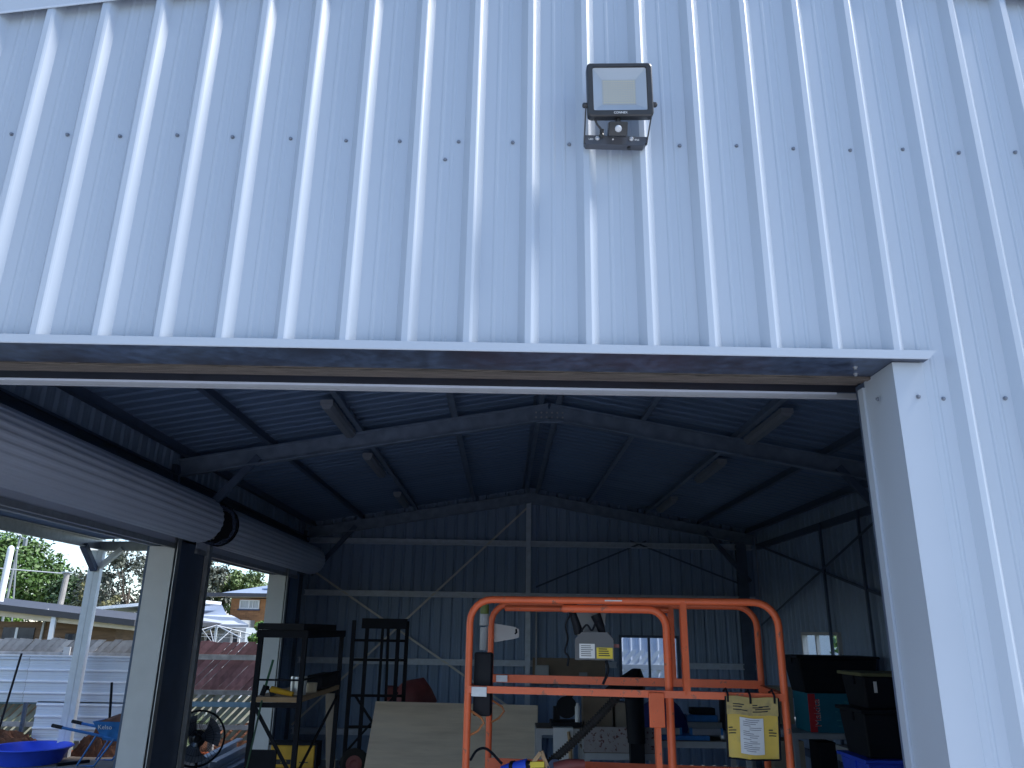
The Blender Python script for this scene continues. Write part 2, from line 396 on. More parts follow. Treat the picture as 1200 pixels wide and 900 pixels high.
# screws
sm = MB().lathe([(0.007,0),(0.007,0.002),(0.0048,0.0025),(0.0048,0.007),(0.003,0.008)], (0,0,0), (0,-1,0), n=8)
screw_me = mesh_of('screw', sm, mat('screw_head', (0.17, 0.19, 0.23), 0.45, 0.4, var=0.2))
for kk in range(-19, 24):
    cx = PH + PW*kk - 0.055 + random.uniform(-.008, .008)
    if XL + 0.05 < cx < XR - 0.05:
        link_mesh('screw', screw_me, shed, (cx, -0.0005, 3.722 + random.uniform(-.006, .006)))
        if cx > 1.2: link_mesh('screw', screw_me, shed, (cx, -0.0005, 2.84 + random.uniform(-.005, .005)))
link_mesh('screw', screw_me, shed, (1.255, -0.006, 2.84))
link_mesh('screw', screw_me, shed, (-0.225, -0.0005, 3.65))
# barge flashing on the gable
for sgn in (-1, 1):
    mb = MB()
    xo = XL - 0.05 if sgn < 0 else XR + 0.05
    zr = lambda x: 4.72 - RT*abs(x-AX)
    prof = [(-0.0302,-0.115),(-0.0325,-0.124),(-0.034,-0.122),(-0.0318,-0.112),(-0.0318,0.09),(0.16,0.09),(0.16,0.087),(-0.0302,0.087)]
    a = [Vector((AX, y, zr(AX)+z)) for y, z in prof]; b = [Vector((xo, y, zr(xo)+z)) for y, z in prof]
    n = len(prof)
    mb.add(a + b, [(i,(i+1)%n,n+(i+1)%n,n+i) for i in range(n)] + [tuple(range(n)), tuple(range(n, 2*n))])
    part('barge_flashing', mb, FLASH, shed)
# header flashing with mitred end, soffit, weather seal
def lip_end(x): return x
mb = MB()
ln = [( -0.030, 2.982), (-0.041, 2.979), (-0.041, 2.953), (-0.038, 2.951), (-0.0385, 2.977), (-0.030, 2.9795)]
a = [Vector((DX0 - 0.11, y, z)) for y, z in ln]; b = [Vector((1.318 - (2.982 - z) * 1.0, y, z)) for y, z in ln]; n = len(ln)
mb.add(a + b, [(i,(i+1)%n,n+(i+1)%n,n+i) for i in range(n)] + [tuple(range(n)), tuple(range(n, 2*n))])
part('header_flashing', mb, FLASH, shed)
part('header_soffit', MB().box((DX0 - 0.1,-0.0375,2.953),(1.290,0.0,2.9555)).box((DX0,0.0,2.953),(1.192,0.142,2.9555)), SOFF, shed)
part('weather_seal', MB().box((DX0,0.142,2.944),(1.192,0.165,2.975)).box((DX0,0.165,2.95),(1.19,0.205,2.985)).box((DX0,0.205,2.957),(1.19,0.25,2.99)), SEAL, shed)
part('lintel', MB().csec((DX0-.1,0.26,3.12),(1.3,0.26,3.12),0.06,0.25), FRAME, shed)
# jamb flashings
def jamb(x, s):
    # reveal face at x, opening on the -s side
    mb = MB()
    mb.box((min(x, x - s*0.003), -0.0045, 0.0), (max(x, x - s*0.003), 0.19, 2.9515))
    mb.box((min(x + s*0.0001, x + s*0.088), -0.0045, 0.0), (max(x + s*0.0001, x + s*0.088), -0.0025, 2.9515))
    part('jamb_flashing', mb, FLASH, shed)
    g = MB(); x2 = x - s*0.011
    g.box((min(x, x2), 0.191, 0.0), (max(x, x2), 0.196, 2.93)).box((min(x2, x2 + s*0.004), 0.196, 0.0), (max(x2, x2 + s*0.004), 0.222, 2.93)).box((min(x, x2), 0.222, 0.0), (max(x, x2), 0.226, 2.93))
    part('guide_track', g, FLASH, shed)
jamb(1.193, 1); jamb(DX0, -1)
link_mesh('screw', screw_me, shed, (1.18, 0.09, 2.86), (0, 0, -PI/2))
sl_me = mesh_of('screw', MB().lathe([(0.008,0),(0.008,0.002),(0.005,0.003),(0.005,0.008)], (0,0,0), (0,0,-1), n=8), GALV)
for q in ((1.10, 0.05), (1.13, 0.115)): link_mesh('screw', sl_me, shed, (q[0], q[1], 2.953))
# columns either side of the doorway, front frame
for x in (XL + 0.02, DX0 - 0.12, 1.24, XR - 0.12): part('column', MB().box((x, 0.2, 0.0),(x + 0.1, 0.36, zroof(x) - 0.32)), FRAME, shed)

# left wall
LH, O1, O2 = 2.93, (1.4, 6.0), (6.92, 10.3)
left = lambda u, n, z: Vector((XL - n, u, z))
right = lambda u, n, z: Vector((XR + n, u, z))
back = lambda u, n, z: Vector((u, YB + n, z))
ys = [0.0] + [0.76*i for i in range(1, 16)] + [YB]
lh = ((O1[0], O1[1], None, LH), (O2[0], O2[1], None, LH))
WY0, WY1, WZ0, WZ1 = 8.82, 10.2, 1.25, 2.19
for a, b in zip(ys, ys[1:]):
    hs = [h for h in lh if h[0] < b and h[1] > a]
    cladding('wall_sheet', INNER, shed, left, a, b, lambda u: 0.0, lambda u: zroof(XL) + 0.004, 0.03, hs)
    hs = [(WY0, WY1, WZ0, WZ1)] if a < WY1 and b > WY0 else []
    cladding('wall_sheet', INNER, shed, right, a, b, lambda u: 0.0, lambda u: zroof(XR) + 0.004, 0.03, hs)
BX0, BX1, BZ0, BZ1 = 2.06, 3.13, 1.24, 2.10
xs2 = [XL] + [XL + 0.76*i for i in range(1, 11)] + [XR]
for a, b in zip(xs2, xs2[1:]):
    hs = [(BX0, BX1, BZ0, BZ1)] if a < BX1 and b > BX0 else []
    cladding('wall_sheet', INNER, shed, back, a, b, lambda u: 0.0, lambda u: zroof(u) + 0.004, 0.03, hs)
# corner and eave flashings
for x in (XL, XR):
    s_ = -1 if x < AX else 1
    part('corner_flashing', MB().box((min(x - s_*.06, x + s_*.034), YB + .03, 0), (max(x - s_*.06, x + s_*.034), YB + .034, zroof(x))).box((min(x + s_*.03, x + s_*.034), YB - .1, 0), (max(x + s_*.03, x + s_*.034), YB + .029, zroof(x))), FLASH, shed)
    part('eave_gutter', MB().box((min(x + s_*.03, x + s_*.15), -.03, zroof(x) - .12), (max(x + s_*.03, x + s_*.15), YB + .05, zroof(x) + .03)), FLASH, shed)
part('back_barge', MB().ext([(0,-.06),(.003,-.06),(.003,.05),(0,.05)], (XL, YB + .033, 4.72 - RT*HALF), (AX, YB + .033, 4.72)).ext([(0,-.06),(.003,-.06),(.003,.05),(0,.05)], (AX, YB + .033, 4.72), (XR, YB + .033, 4.72 - RT*HALF)), FLASH, shed)
# roof sheets
for s in (-1, 1):
    def P(u, n, v, s=s):
        x = AX + s * v; return Vector((x, u, 4.722 - RT*v + n))
    yr = [-0.03] + [0.76*i for i in range(1, 16)] + [YB + 0.05]
    for a, b in zip(yr, yr[1:]):
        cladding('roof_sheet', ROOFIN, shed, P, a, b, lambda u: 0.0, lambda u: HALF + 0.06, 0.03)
part('ridge_cap', MB().quad((AX-.2,-.03,4.72),(AX,-.03,4.765),(AX,YB+.05,4.765),(AX-.2,YB+.05,4.72)).quad((AX+.2,-.03,4.72),(AX,-.03,4.765),(AX,YB+.05,4.765),(AX+.2,YB+.05,4.72)), FLASH, shed)
# purlins
for dx in (0.12, 1.08, 2.13, 3.12, 4.0):
    for s in (-1, 1):
        x = AX + s*dx; zt = 4.716 - RT*dx
        mb = MB(); h = 0.115; w = 0.05
        for a, b in ((0.02, 6.13), (6.27, 12.0)) if False else ((0.02, 12.15),):
            p = [(x - s*0.002, zt), (x + s*w, zt - RT*w), (x + s*w, zt - RT*w - 0.004), (x + s*0.004, zt - 0.005), (x + s*0.004, zt - h + 0.004), (x - s*w*0 + s*0.0, zt - h + 0.004), (x - s*w, zt - h + 0.004 + RT*w), (x - s*w, zt - h + RT*w), (x - s*0.002, zt - h)]
            va = [Vector((q[0], a, q[1])) for q in p]; vb = [Vector((q[0], b, q[1])) for q in p]; n = len(p)
            mb.add(va + vb, [(i,(i+1)%n,n+(i+1)%n,n+i) for i in range(n)] + [tuple(range(n)), tuple(range(n, 2*n))])
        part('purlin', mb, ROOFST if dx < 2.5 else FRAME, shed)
# portal frames
def rafter_z(x): return 4.60 - RT*abs(x - AX)
for y in (0.28, 6.2, 12.08):
    for s in (-1, 1):
        x0, x1 = AX, AX + s*(HALF - 0.1)
        mb = MB(); hd = 0.19
        mb.csec((x0, y - 0.035, rafter_z(x0) - hd/2), (x1, y - 0.035, rafter_z(x1) - hd/2), 0.07, hd, flip=s)
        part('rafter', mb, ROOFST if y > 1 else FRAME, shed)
        xc = AX + s*(HALF - 0.14)
        if y > 1:
            part('column', MB().csec((xc - 0.09, y, 0.0),(xc - 0.09, y, rafter_z(xc)-0.05), 0.18, 0.08, up=(0,1,0)), FRAME, shed)
            kb = MB().beam((AX + s*(HALF-0.2), y-0.05, 3.05), (AX + s*(HALF-0.95), y-0.05, rafter_z(AX+s*(HALF-0.95))-0.1), 0.05, 0.08)
            part('knee_brace', kb, FRAME, shed)
    g = MB().ext([(-0.22,-0.12),(0.22,-0.12),(0.26,-0.02),(0.0,0.05),(-0.26,-0.02)], (AX, y-0.052, 4.5), (AX, y-0.046, 4.5), up=(0,0,1))
    part('ridge_plate', g, ROOFST if y > 1 else FRAME, shed)
bolt_me = mesh_of('bolt', MB().lathe([(0.011,0),(0.011,0.012)], (0,0,0), (0,-1,0), n=6), GALV)
for i in range(6):
    for j in (0, 1): link_mesh('bolt', bolt_me, shed, (AX - 0.15 + 0.06*i, 6.147, 4.50 - 0.055*j))
# back wall girts, mullion, braces
for z in (0.46, 1.60, 2.745, 3.67):
    part('girt', MB().csec((XL + 0.1, YB - 0.045, z), (BX0 - 0.06 if BZ0 < z < BZ1 else XR - 0.1, YB - 0.045, z), 0.09, 0.1, flip=1), GIRT, shed)
part('girt', MB().csec((BX1 + 0.06, YB - 0.045, 1.60), (XR - 0.1, YB - 0.045, 1.60), 0.09, 0.1), GIRT, shed)
for s, X in ((-1, XL), (1, XR)):
    for z in (0.46, 1.25, 3.0, 3.67):
        for (a, b) in ((0.3, 6.1), (6.3, 12.0)):
            if s < 0 and z < 3.0: continue
            if s > 0 and z == 3.0: continue
            if s < 0: part('girt', MB().csec((X + 0.05, a, z + (0.1 if z == 3.0 else 0)), (X + 0.05, b, z + (0.1 if z == 3.0 else 0)), 0.07, 0.1), FRAME, shed)
            else: part('girt', MB().csec((X - 0.05, a, z), (X - 0.05, b, z), 0.07, 0.1), FRAME, shed)
part('mullion', MB().csec((AX, YB - 0.13, 0.0), (AX, YB - 0.13, 4.42), 0.09, 0.09, up=(0,1,0)), GIRT, shed)
STRAPM = mat('strap_steel', (0.62, 0.62, 0.60), 0.5, 0.2, var=0.1)
part('brace_strap', MB().beam((XL+.1, YB-.10, 3.2),(AX-.05, YB-.10, 0.7), 0.006, 0.035), STRAPM, shed)
part('brace_strap', MB().beam((XL+.1, YB-.108, 0.55),(AX-.05, YB-.108, 4.35), 0.006, 0.035), STRAPM, shed)
part('brace_strap', MB().beam((AX+.1, YB-.12, 2.9),(2.6, YB-.12, 3.75), 0.006, 0.03), FRAME, shed)
part('brace_strap', MB().beam((2.3, YB-.13, 3.75),(4.3, YB-.13, 3.0), 0.006, 0.03), FRAME, shed)
part('brace_strap', MB().beam((XR-.09, 6.4, 2.4),(XR-.09, 11.9, 3.7), 0.006, 0.035), FRAME, shed)
part('brace_strap', MB().beam((XR-.10, 6.4, 3.7),(XR-.10, 11.9, 2.3), 0.006, 0.035), FRAME, shed)
part('brace_strap', MB().beam((XR-.09, 8.95, 0),(XR-.09, 8.95, 3.7), 0.03, 0.05), FRAME, shed)
part('brace_strap', MB().beam((XR-.09, 7.7, 0),(XR-.09, 7.7, 3.7), 0.03, 0.04), FRAME, shed)
# windows
def window(x0, x1, z0, z1, axis, pos, mfr, mull=0.5):
    def bx(a, b, c, d, t0, t1):
        return ((a, pos + t0, c), (b, pos + t1, d)) if axis == 'y' else ((pos + t0, a, c), (pos + t1, b, d))
    f = MB(); w = 0.045
    for a, b, c, d in ((x0, x1, z0, z0+w), (x0, x1, z1-w, z1), (x0, x0+w, z0+w, z1-w), (x1-w, x1, z0+w, z1-w)): f.box(*bx(a, b, c, d, -0.05, 0.035))
    xm = x0 + (x1-x0)*mull
    f.box(*bx(xm-0.02, xm+0.02, z0+w, z1-w, -0.03, 0.02))
    fr = part('window', f, mfr, shed)
    part('pane', MB().box(*bx(x0+w, xm-0.02, z0+w, z1-w, -0.004, 0.0)), GLASS, fr)
    part('pane', MB().box(*bx(xm+0.02, x1-w, z0+w, z1-w, 0.006, 0.010)), GLASS, fr)
window(BX0, BX1, BZ0, BZ1, 'y', YB, FRAME)
window(WY0, WY1, WZ0, WZ1, 'x', XR, LGREY, 0.62)
# left doorways: jamb flashing, guides, lintel trims
SJAMB = mat('side_jamb_paint', (0.68, 0.70, 0.72), 0.5, var=0.04)
def side_jamb(y, s):
    m = MB(); yy = y - s*0.0
    m.box((XL - 0.03, min(y, y + s*0.004), 0.0), (XL + 0.235, max(y, y + s*0.004), LH))
    m.box((XL - 0.034, min(y, y + s*0.09), 0.0), (XL - 0.031, max(y, y + s*0.09), LH))
    part('jamb_flashing', m, SJAMB, shed)
    g = MB(); x0 = XL + 0.236
    g.box((x0, min(y - s*0.03, y + s*0.05), 0.0), (x0 + 0.008, max(y - s*0.03, y + s*0.05), LH + 0.2))
    g.box((x0 + 0.03, min(y - s*0.03, y + s*0.05), 0.0), (x0 + 0.038, max(y - s*0.03, y + s*0.05), LH + 0.2))
    g.box((x0, min(y + s*0.05, y + s*0.056), 0.0), (x0 + 0.038, max(y + s*0.05, y + s*0.056), LH + 0.2))
    part('guide_track', g, GALV, shed)
side_jamb(O1[1], 1); side_jamb(O1[0], -1); side_jamb(O2[0], -1); side_jamb(O2[1], 1)
part('column', MB().box((XL + 0.02, 6.08, 0.0), (XL + 0.225, 6.86, 3.0)), FRAME, shed)
part('column', MB().box((XL + 0.02, 10.38, 0.0), (XL + 0.225, 10.62, 3.0)), FRAME, shed)
for a, b in (O1, O2):
    part('side_header', MB().box((XL - 0.03, a, LH), (XL + 0.02, b, LH + 0.05)), FLASH, shed)
    part('side_header', MB().box((XL + 0.02, a, LH + 0.015), (XL + 0.22, b, LH + 0.03)), FRAME, shed)
    part('lintel', MB().csec((XL + 0.12, a - .1, 3.2), (XL + 0.12, b + .1, 3.2), 0.07, 0.25), FRAME, shed)
# roller doors rolled up on their drums
def drum(y0, y1, xc, zc, r, ends):
    n = 96; prof = []
    ring = []
    for k in range(n):
        a = 2*PI*k/n; q = k % 4
        rr = r + (0.006 if q in (0, 1) else 0.0)
        ring.append((rr*math.cos(a), rr*math.sin(a)))
    mb = MB(); va = [Vector((xc + x, y0, zc + z)) for x, z in ring]; vb = [Vector((xc + x, y1, zc + z)) for x, z in ring]
    mb.add(va + vb, [(i,(i+1)%n,n+(i+1)%n,n+i) for i in range(n)])
    # the hanging tail of the curtain with its bottom rail
    xt = xc - r
    mb.box((xt - 0.004, y0, LH + 0.02), (xt + 0.004, y1, zc))
    d = part('roller_door', mb, CURT, shed)
    part('bottom_rail', MB().box((xt - 0.02, y0, LH - 0.02), (xt + 0.02, y1, LH + 0.03)), GALV, d)
    for y in ends:
        e = MB()
        for rr in (r - 0.006, r - 0.03, r - 0.055):
            e.tube([(xc + rr*math.cos(2*PI*k/32), y, zc + rr*math.sin(2*PI*k/32)) for k in range(32)], 0.007, 5, closed=True)
        e.lathe([(r - 0.06, -0.005), (r - 0.06, 0.005)], (xc, y, zc), (0, 1, 0), n=28)
        part('drum_wheel', e, BLACK, d)
    part('axle', MB().tube([(xc, y0 - 0.25, zc), (xc, y1 + 0.25, zc)], 0.03, 10), GALV, d)
    return d
drum(1.3, 6.02, -3.235, 3.215, 0.235, (1.28, 6.01))
drum(6.55, 10.95, -3.235, 3.215, 0.225, (6.55, 10.94))
for y in (6.15, 6.35, 11.15): part('drum_bracket', MB().box((XL + 0.02, y, 3.05), (-3.2, y + 0.012, 3.4)), GALV, shed)
# coil of chain and wires between the drums
rg = random.Random(4); mb = MB()
for j in range(7):
    pts = []
    for kx in range(26):
        a = 2*PI*kx/26; rr = 0.19 + 0.035*rg.random()
        pts.append((-3.235 + rr*math.cos(a), 6.46 + 0.06*(rg.random()-.5), 3.215 + rr*math.sin(a)))
    mb.tube(pts, 0.006, 4, closed=True)
part('drive_chain', mb, GALVD, shed)
# front roller door, rolled up behind the lintel
mb = MB(); n = 60; xc, zc, r = 0.68, 3.46, 0.22
ring = [((r + (0.007 if q % 6 < 2 else 0))*math.cos(2*PI*q/n), (r + (0.007 if q % 6 < 2 else 0))*math.sin(2*PI*q/n)) for q in range(n)]
mb.add([Vector((DX0 - .05, xc + y, zc + z)) for y, z in ring] + [Vector((1.25, xc + y, zc + z)) for y, z in ring], [(i,(i+1)%n,n+(i+1)%n,n+i) for i in range(n)])
mb.box((DX0 - .02, 0.425, 2.98), (1.2, 0.433, 3.46))
fd = part('roller_door', mb, CURT, shed)
BARM = mat('bottom_bar_paint', (0.33, 0.35, 0.385), 0.45, var=0.06)
part('bottom_rail', MB().box((DX0 + .01, 0.43, 2.966), (1.30, 0.447, 2.985)), BARM, fd)
part('gap_shade_strip', MB().box((DX0, 0.252, 2.985), (1.31, 0.42, 3.01)), BLACK, shed)  # added black strip standing in for the shade in the gap above the door

# awning off the left wall
aw = empty('awning', (-7.3, 6, 0), 'low steel awning along the left wall carried on a braced grey post', 'awning')
AXL = -7.42
prs = [(-1.5 + 0.76*i) for i in range(18)] + [12.25]
for a, b in zip(prs, prs[1:]):
    def P(u, n, v): return Vector((XL - 0.05 - v, u, 3.80 - 0.045*v + n))
    cladding('roof_sheet', INNER, aw, P, a, b, lambda u: 0.0, lambda u: XL - 0.05 - (AXL - 0.15), 0.03)
part('beam', MB().csec((AXL, -1.5, 3.53), (AXL, 12.2, 3.53), 0.06, 0.19), GALV, aw)
part('end_beam', MB().csec((XL - 0.04, 12.1, 3.56), (AXL, 12.1, 3.50), 0.06, 0.17), GALV, aw)
for x in (-4.6, -5.6, -6.5): part('purlin', MB().csec((x, -1.5, 3.70 - 0.045*(XL - x)), (x, 12.1, 3.70 - 0.045*(XL - x)), 0.06, 0.1), FRAME, aw)
part('fascia', MB().box((AXL - 0.2, -1.5, 3.50), (AXL - 0.17, 12.25, 3.68)), FLASH, aw)
pm = mat('post_paint', (0.70, 0.72, 0.73), 0.5, 0.1, var=0.08)
part('post', MB().csec((AXL + 0.02, 12.1, -0.02), (AXL + 0.02, 12.1, 3.42), 0.11, 0.11, up=(0, 1, 0)).box((AXL - .02, 12.05, -0.02), (AXL + .12, 12.16, 3.42)), pm, aw)
part('knee_brace', MB().beam((AXL + 0.06, 12.1, 3.1), (AXL + 0.44, 12.1, 3.46), 0.09, 0.09, up=(0, 1, 0)), pm, aw)
part('knee_brace', MB().beam((AXL + 0.02, 12.05, 3.08), (AXL + 0.02, 11.55, 3.46), 0.09, 0.11, up=(1, 0, 0)), GALVD, aw)
part('post', MB().box((AXL - .02, -1.4, -0.02), (AXL + .09, -1.29, 3.42)), pm, aw)

# ------------------------------------------------------------------ floodlight on the gable
fl = empty('floodlight', (0.345, -0.03, 3.66), 'black square sensor floodlight bracketed to the ribbed gable wall above the doorway', 'floodlight')
Cn = Vector((0.352, -0.115, 3.845)); tilt = Matrix.Rotation(math.radians(-2.0), 3, 'Y') @ Matrix.Rotation(math.radians(9), 3, 'X')
def FL(p): return Cn + tilt @ Vector(p)
def rrect(w, h, r, n=5):
    pts = []
    for cx, cz, a0 in ((w-r, h-r, 0), (-w+r, h-r, 90), (-w+r, -h+r, 180), (w-r, -h+r, 270)):
        for i in range(n+1):
            a = math.radians(a0 + 90*i/n); pts.append((cx + r*math.cos(a), cz + r*math.sin(a)))
    return pts
def loft(rings, close_a=True, close_b=True):
    mb = MB(); n = len(rings[0]); o = [FL(p) for rg_ in rings for p in rg_]
    fs = []
    for i in range(len(rings)-1): fs += [(i*n+j, i*n+(j+1)%n, (i+1)*n+(j+1)%n, (i+1)*n+j) for j in range(n)]
    if close_a: fs.append(tuple(range(n)))
    if close_b: fs.append(tuple(range((len(rings)-1)*n, len(rings)*n)))
    return mb.add(o, fs)
w, h = 0.108, 0.094
R0 = [(x, 0.028, z) for x, z in rrect(w*0.9, h*0.9, 0.014)]
R1 = [(x, 0.010, z) for x, z in rrect(w, h, 0.014)]
R2 = [(x, -0.018, z) for x, z in rrect(w, h, 0.014)]
R3 = [(x, -0.022, z) for x, z in rrect(w-0.004, h-0.004, 0.012)]
R4 = [(x, -0.022, z+0.003) for x, z in rrect(w-0.018, h-0.017, 0.006)]
R5 = [(x, -0.017, z+0.003) for x, z in rrect(w-0.020, h-0.019, 0.006)]
part('housing', loft([R0, R1, R2, R3, R4, R5], True, False), DARKC, fl, smooth=True)
Q0 = [(x, -0.0172, z+0.003) for x, z in rrect(w-0.0195, h-0.0185, 0.006)]
Q1 = [(x, 0.004, z+0.003) for x, z in rrect(0.056, 0.044, 0.002)]
part('reflector', loft([Q0, Q1], False, False), REFL, fl)
lp = MB(); 
v = [FL(p) for p in ((-0.056, 0.0035, -0.041), (0.056, 0.0035, -0.041), (0.056, 0.0035, 0.047), (-0.056, 0.0035, 0.047))]; lp.add(v, [(0,1,2,3)])
led = part('led_panel', lp, LEDP, fl)
chip = MB()
for i in range(13):
    for j in range(10):
        x, z = -0.049 + 0.0082*i, -0.0345 + 0.0083*j
        a = [FL(p) for p in ((x-.0022,0.002,z-.0016),(x+.0022,0.002,z-.0016),(x+.0022,0.002,z+.0016),(x-.0022,0.002,z+.0016))]
        chip.add(a, [(0,1,2,3)])
part('led_chip', chip, mat('led_chip', (0.72, 0.60, 0.36), 0.4, var=0.05), fl, kind='stuff')
gl = MB(); gl.add([FL(p) for p in ((-w+.019,-0.0165,-h+.021),(w-.019,-0.0165,-h+.021),(w-.019,-0.0165,h-.015),(-w+.019,-0.0165,h-.015))], [(0,1,2,3)])
part('lens_glass', gl, GLASS, fl)
xd, zd = tilt @ Vector((1, 0, 0)), tilt @ Vector((0, 0, 1))
text('lettering', 'CONNEX', 0.0105, WHINK, fl, FL((-0.002, -0.0228, -h + 0.0105)), xd, zd, 0.0002)
# U bracket
br = MB(); bz = 3.688
br.box((0.246, -0.055, bz), (0.452, -0.052, bz + 0.030)).box((0.246, -0.055, bz - 0.002), (0.452, -0.030, bz + 0.001))
part('bracket_base', MB().add([(0.247,-0.058,bz-.004),(0.437,-0.058,bz-.006),(0.449,-0.058,bz+.010),(0.449,-0.058,bz+.027),(0.240,-0.058,bz+.030),(0.240,-0.058,bz+.006),
      (0.247,-0.0285,bz-.004),(0.437,-0.0285,bz-.006),(0.449,-0.0285,bz+.010),(0.449,-0.0285,bz+.027),(0.240,-0.0285,bz+.030),(0.240,-0.0285,bz+.006)],
      [(0,1,2,3,4,5),(11,10,9,8,7,6)] + [(i,(i+1)%6,6+(i+1)%6,6+i) for i in range(6)]), mat('bracket_paint', (0.06, 0.065, 0.08), 0.4, var=0.15), fl)
for s, xb in ((-1, 0.2405), (1, 0.4485)):
    piv = FL((s*(w + 0.004), 0.0, -0.045))
    part('bracket_arm', MB().beam((xb, -0.045, bz + 0.004), (piv.x, piv.y, piv.z + 0.006), 0.0035, 0.022, up=(0, 1, 0)), DARKC, fl)
    part('pivot_bolt', MB().lathe([(0.009, -0.006), (0.009, 0.008), (0.005, 0.012)], piv, (s, 0, 0), n=10), DARKC, fl)
for bx_ in (0.283, 0.396): part('bracket_screw', MB().lathe([(0.008, 0), (0.008, 0.003), (0.004, 0.008)], (bx_, -0.058, bz + 0.017), (0, -1, 0), n=10), GALV, fl)
part('bracket_screw', MB().lathe([(0.003, 0), (0.003, 0.003)], (0.335, -0.058, bz + 0.014), (0, -1, 0), n=8), WHINK, fl)
for bx_, tx in ((0.262, 'LED'), (0.415, 'IP65')): text('lettering', tx, 0.009, WHINK, fl, (bx_, -0.0586, bz + 0.014), (1, 0, 0), (0, 0, 1), 0.0002)
part('drain_plug', MB().lathe([(0.006, 0), (0.006, 0.008)], (0.39, -0.045, bz - 0.013), (0, 0, 1), n=8), DARKC, fl)
ST = Matrix.Rotation(math.radians(30), 3, 'X')
sn = part('sensor', MB().box((0.314, -0.120, 3.689), (0.376, -0.080, 3.735), ST, (0.345, -0.10, 3.712)), DARKC, fl, bevel=0.005, smooth=True)
part('sensor_neck', MB().tube([(0.346, -0.096, 3.725), (0.348, -0.100, 3.762)], 0.009, 10), DARKC, fl)
dm = MB(); pr = [(0.0115*math.cos(a), 0.0085*math.sin(a)) for a in [i*PI/2/5 for i in range(6)]]; pr[-1] = (0.0003, 0.0085)
dc = Vector((0.345, -0.10, 3.712)) + ST @ Vector((0, -0.0198, 0)); dm.lathe(pr, dc, ST @ Vector((0, -1, 0)), n=16); part('sensor_dome', dm, LGREY, fl, smooth=True)
part('cable', MB().tube([(0.27, -0.10, 3.765), (0.272, -0.098, 3.750), (0.279, -0.09, 3.738), (0.292, -0.08, 3.728), (0.298, -0.07, 3.722)], 0.0035, 8), DARKC, fl, smooth=True)
part('cable_gland', MB().lathe([(0.009, 0), (0.009, 0.012), (0.007, 0.016), (0.007, 0.03)], (0.297, -0.055, 3.708), (0.05, -0.35, 1), n=10), DARKC, fl)

# ------------------------------------------------------------------ batten lights on the purlins
bt0 = None
BATT = mat('batten_light_grey', (0.22, 0.245, 0.29), 0.5, var=0.08)
names = [('front', 'nearest the doorway'), ('middle', 'midway along the roof'), ('rear', 'nearest the back wall')]
for s, side in ((-1, 'left'), (1, 'right')):
    for (yy, (a, wh)) in zip((5.4, 7.7, 10.5), names):
        x = AX + s*2.2; z = 4.60 - RT*2.2 - 0.03
        lab = 'grey batten light under the %s roof slope, %s' % (side, wh)
        if bt0 is None:
            e = empty('batten_light', (x, yy, z), lab, 'light', 'batten lights under the roof purlins')
            part('light_body', MB().box((x-.06, yy-.6, z-.02), (x+.06, yy+.6, z+.03)), BATT, e)
            part('diffuser', MB().ext([(-.055, 0), (-.035, -.035), (.035, -.035), (.055, 0)], (x, yy-.58, z-.02), (x, yy+.58, z-.02)), BATT, e)
            bt0 = e
        else: copy_tree(bt0, (x, yy, z), lab)

# ------------------------------------------------------------------ scissor lift
lf = empty('scissor_lift', (0.68, 2.75, 0.0), 'orange scissor lift with square guard rails parked inside the doorway', 'lift')
LA = math.radians(-8.7); LO = Vector((-0.2, 2.55, 0)); cA, sA = math.cos(LA), math.sin(LA)
def LF(x, y, z): return Vector((LO.x + x*cA - y*sA, LO.y + x*sA + y*cA, z))
Ll, Lw, ZF, ZT, ZM = 1.77, 0.76, 1.20, 2.316, 1.815
def arc(cx, cz, r, a0, a1, n=6): return [(cx + r*math.cos(math.radians(a0 + (a1-a0)*i/n)), cz + r*math.sin(math.radians(a0 + (a1-a0)*i/n))) for i in range(n+1)]
def rail(pts2, y, r=0.021): return MB().tube([LF(x, y, z) for x, z in pts2], r, 10)
part('guard_rail', rail([(0, ZF)] + arc(0.13, ZT-.13, .13, 180, 90) + [(0.9, ZT)] + arc(Ll-.13, ZT-.13, .13, 90, 0) + [(Ll, ZF)], 0.0), ORANGE, lf, smooth=True)
part('guard_rail', rail([(0, ZF)] + arc(0.13, ZT-.13, .13, 180, 90) + arc(Ll-.13, ZT-.13, .13, 90, 0) + [(Ll, ZF)], Lw), ORANGE, lf, smooth=True)
# inner (main deck) loop end just behind the front rail
part('inner_rail', rail([(0.55, ZT-.045)] + arc(1.05, ZT-.145, .10, 90, 0) + [(1.15, ZF)], 0.035, 0.024), ORANGE, lf, smooth=True)
part('inner_rail', rail([(0.1, ZT-.03), (1.2, ZT-.03)], Lw-.04, 0.019), ORANGE, lf, smooth=True)
part('post', MB().beam(LF(1.245, 0, ZM), LF(1.245, 0, ZT), 0.04, 0.035, up=(1, 0, 0)), ORANGE, lf)
part('post', MB().beam(LF(1.215, Lw, ZM), LF(1.215, Lw, ZT), 0.04, 0.035, up=(1, 0, 0)), ORANGE, lf)
part('mid_rail', MB().beam(LF(0, 0, ZM), LF(Ll, 0, ZM), 0.04, 0.038), ORANGE, lf)
part('mid_rail', MB().beam(LF(0.0, Lw, ZM+.02), LF(Ll, Lw, ZM+.02), 0.04, 0.05), ORANGE, lf)
part('post', MB().beam(LF(1.075, -0.012, ZF), LF(1.075, -0.012, ZM), 0.05, 0.03, up=(1, 0, 0)), ORANGE, lf)
part('socket_plate', MB().beam(LF(1.075, -0.03, ZM-.17), LF(1.075, -0.03, ZM+.01), 0.085, 0.022, up=(0, 1, 0)), ORANGE, lf, bevel=0.004)
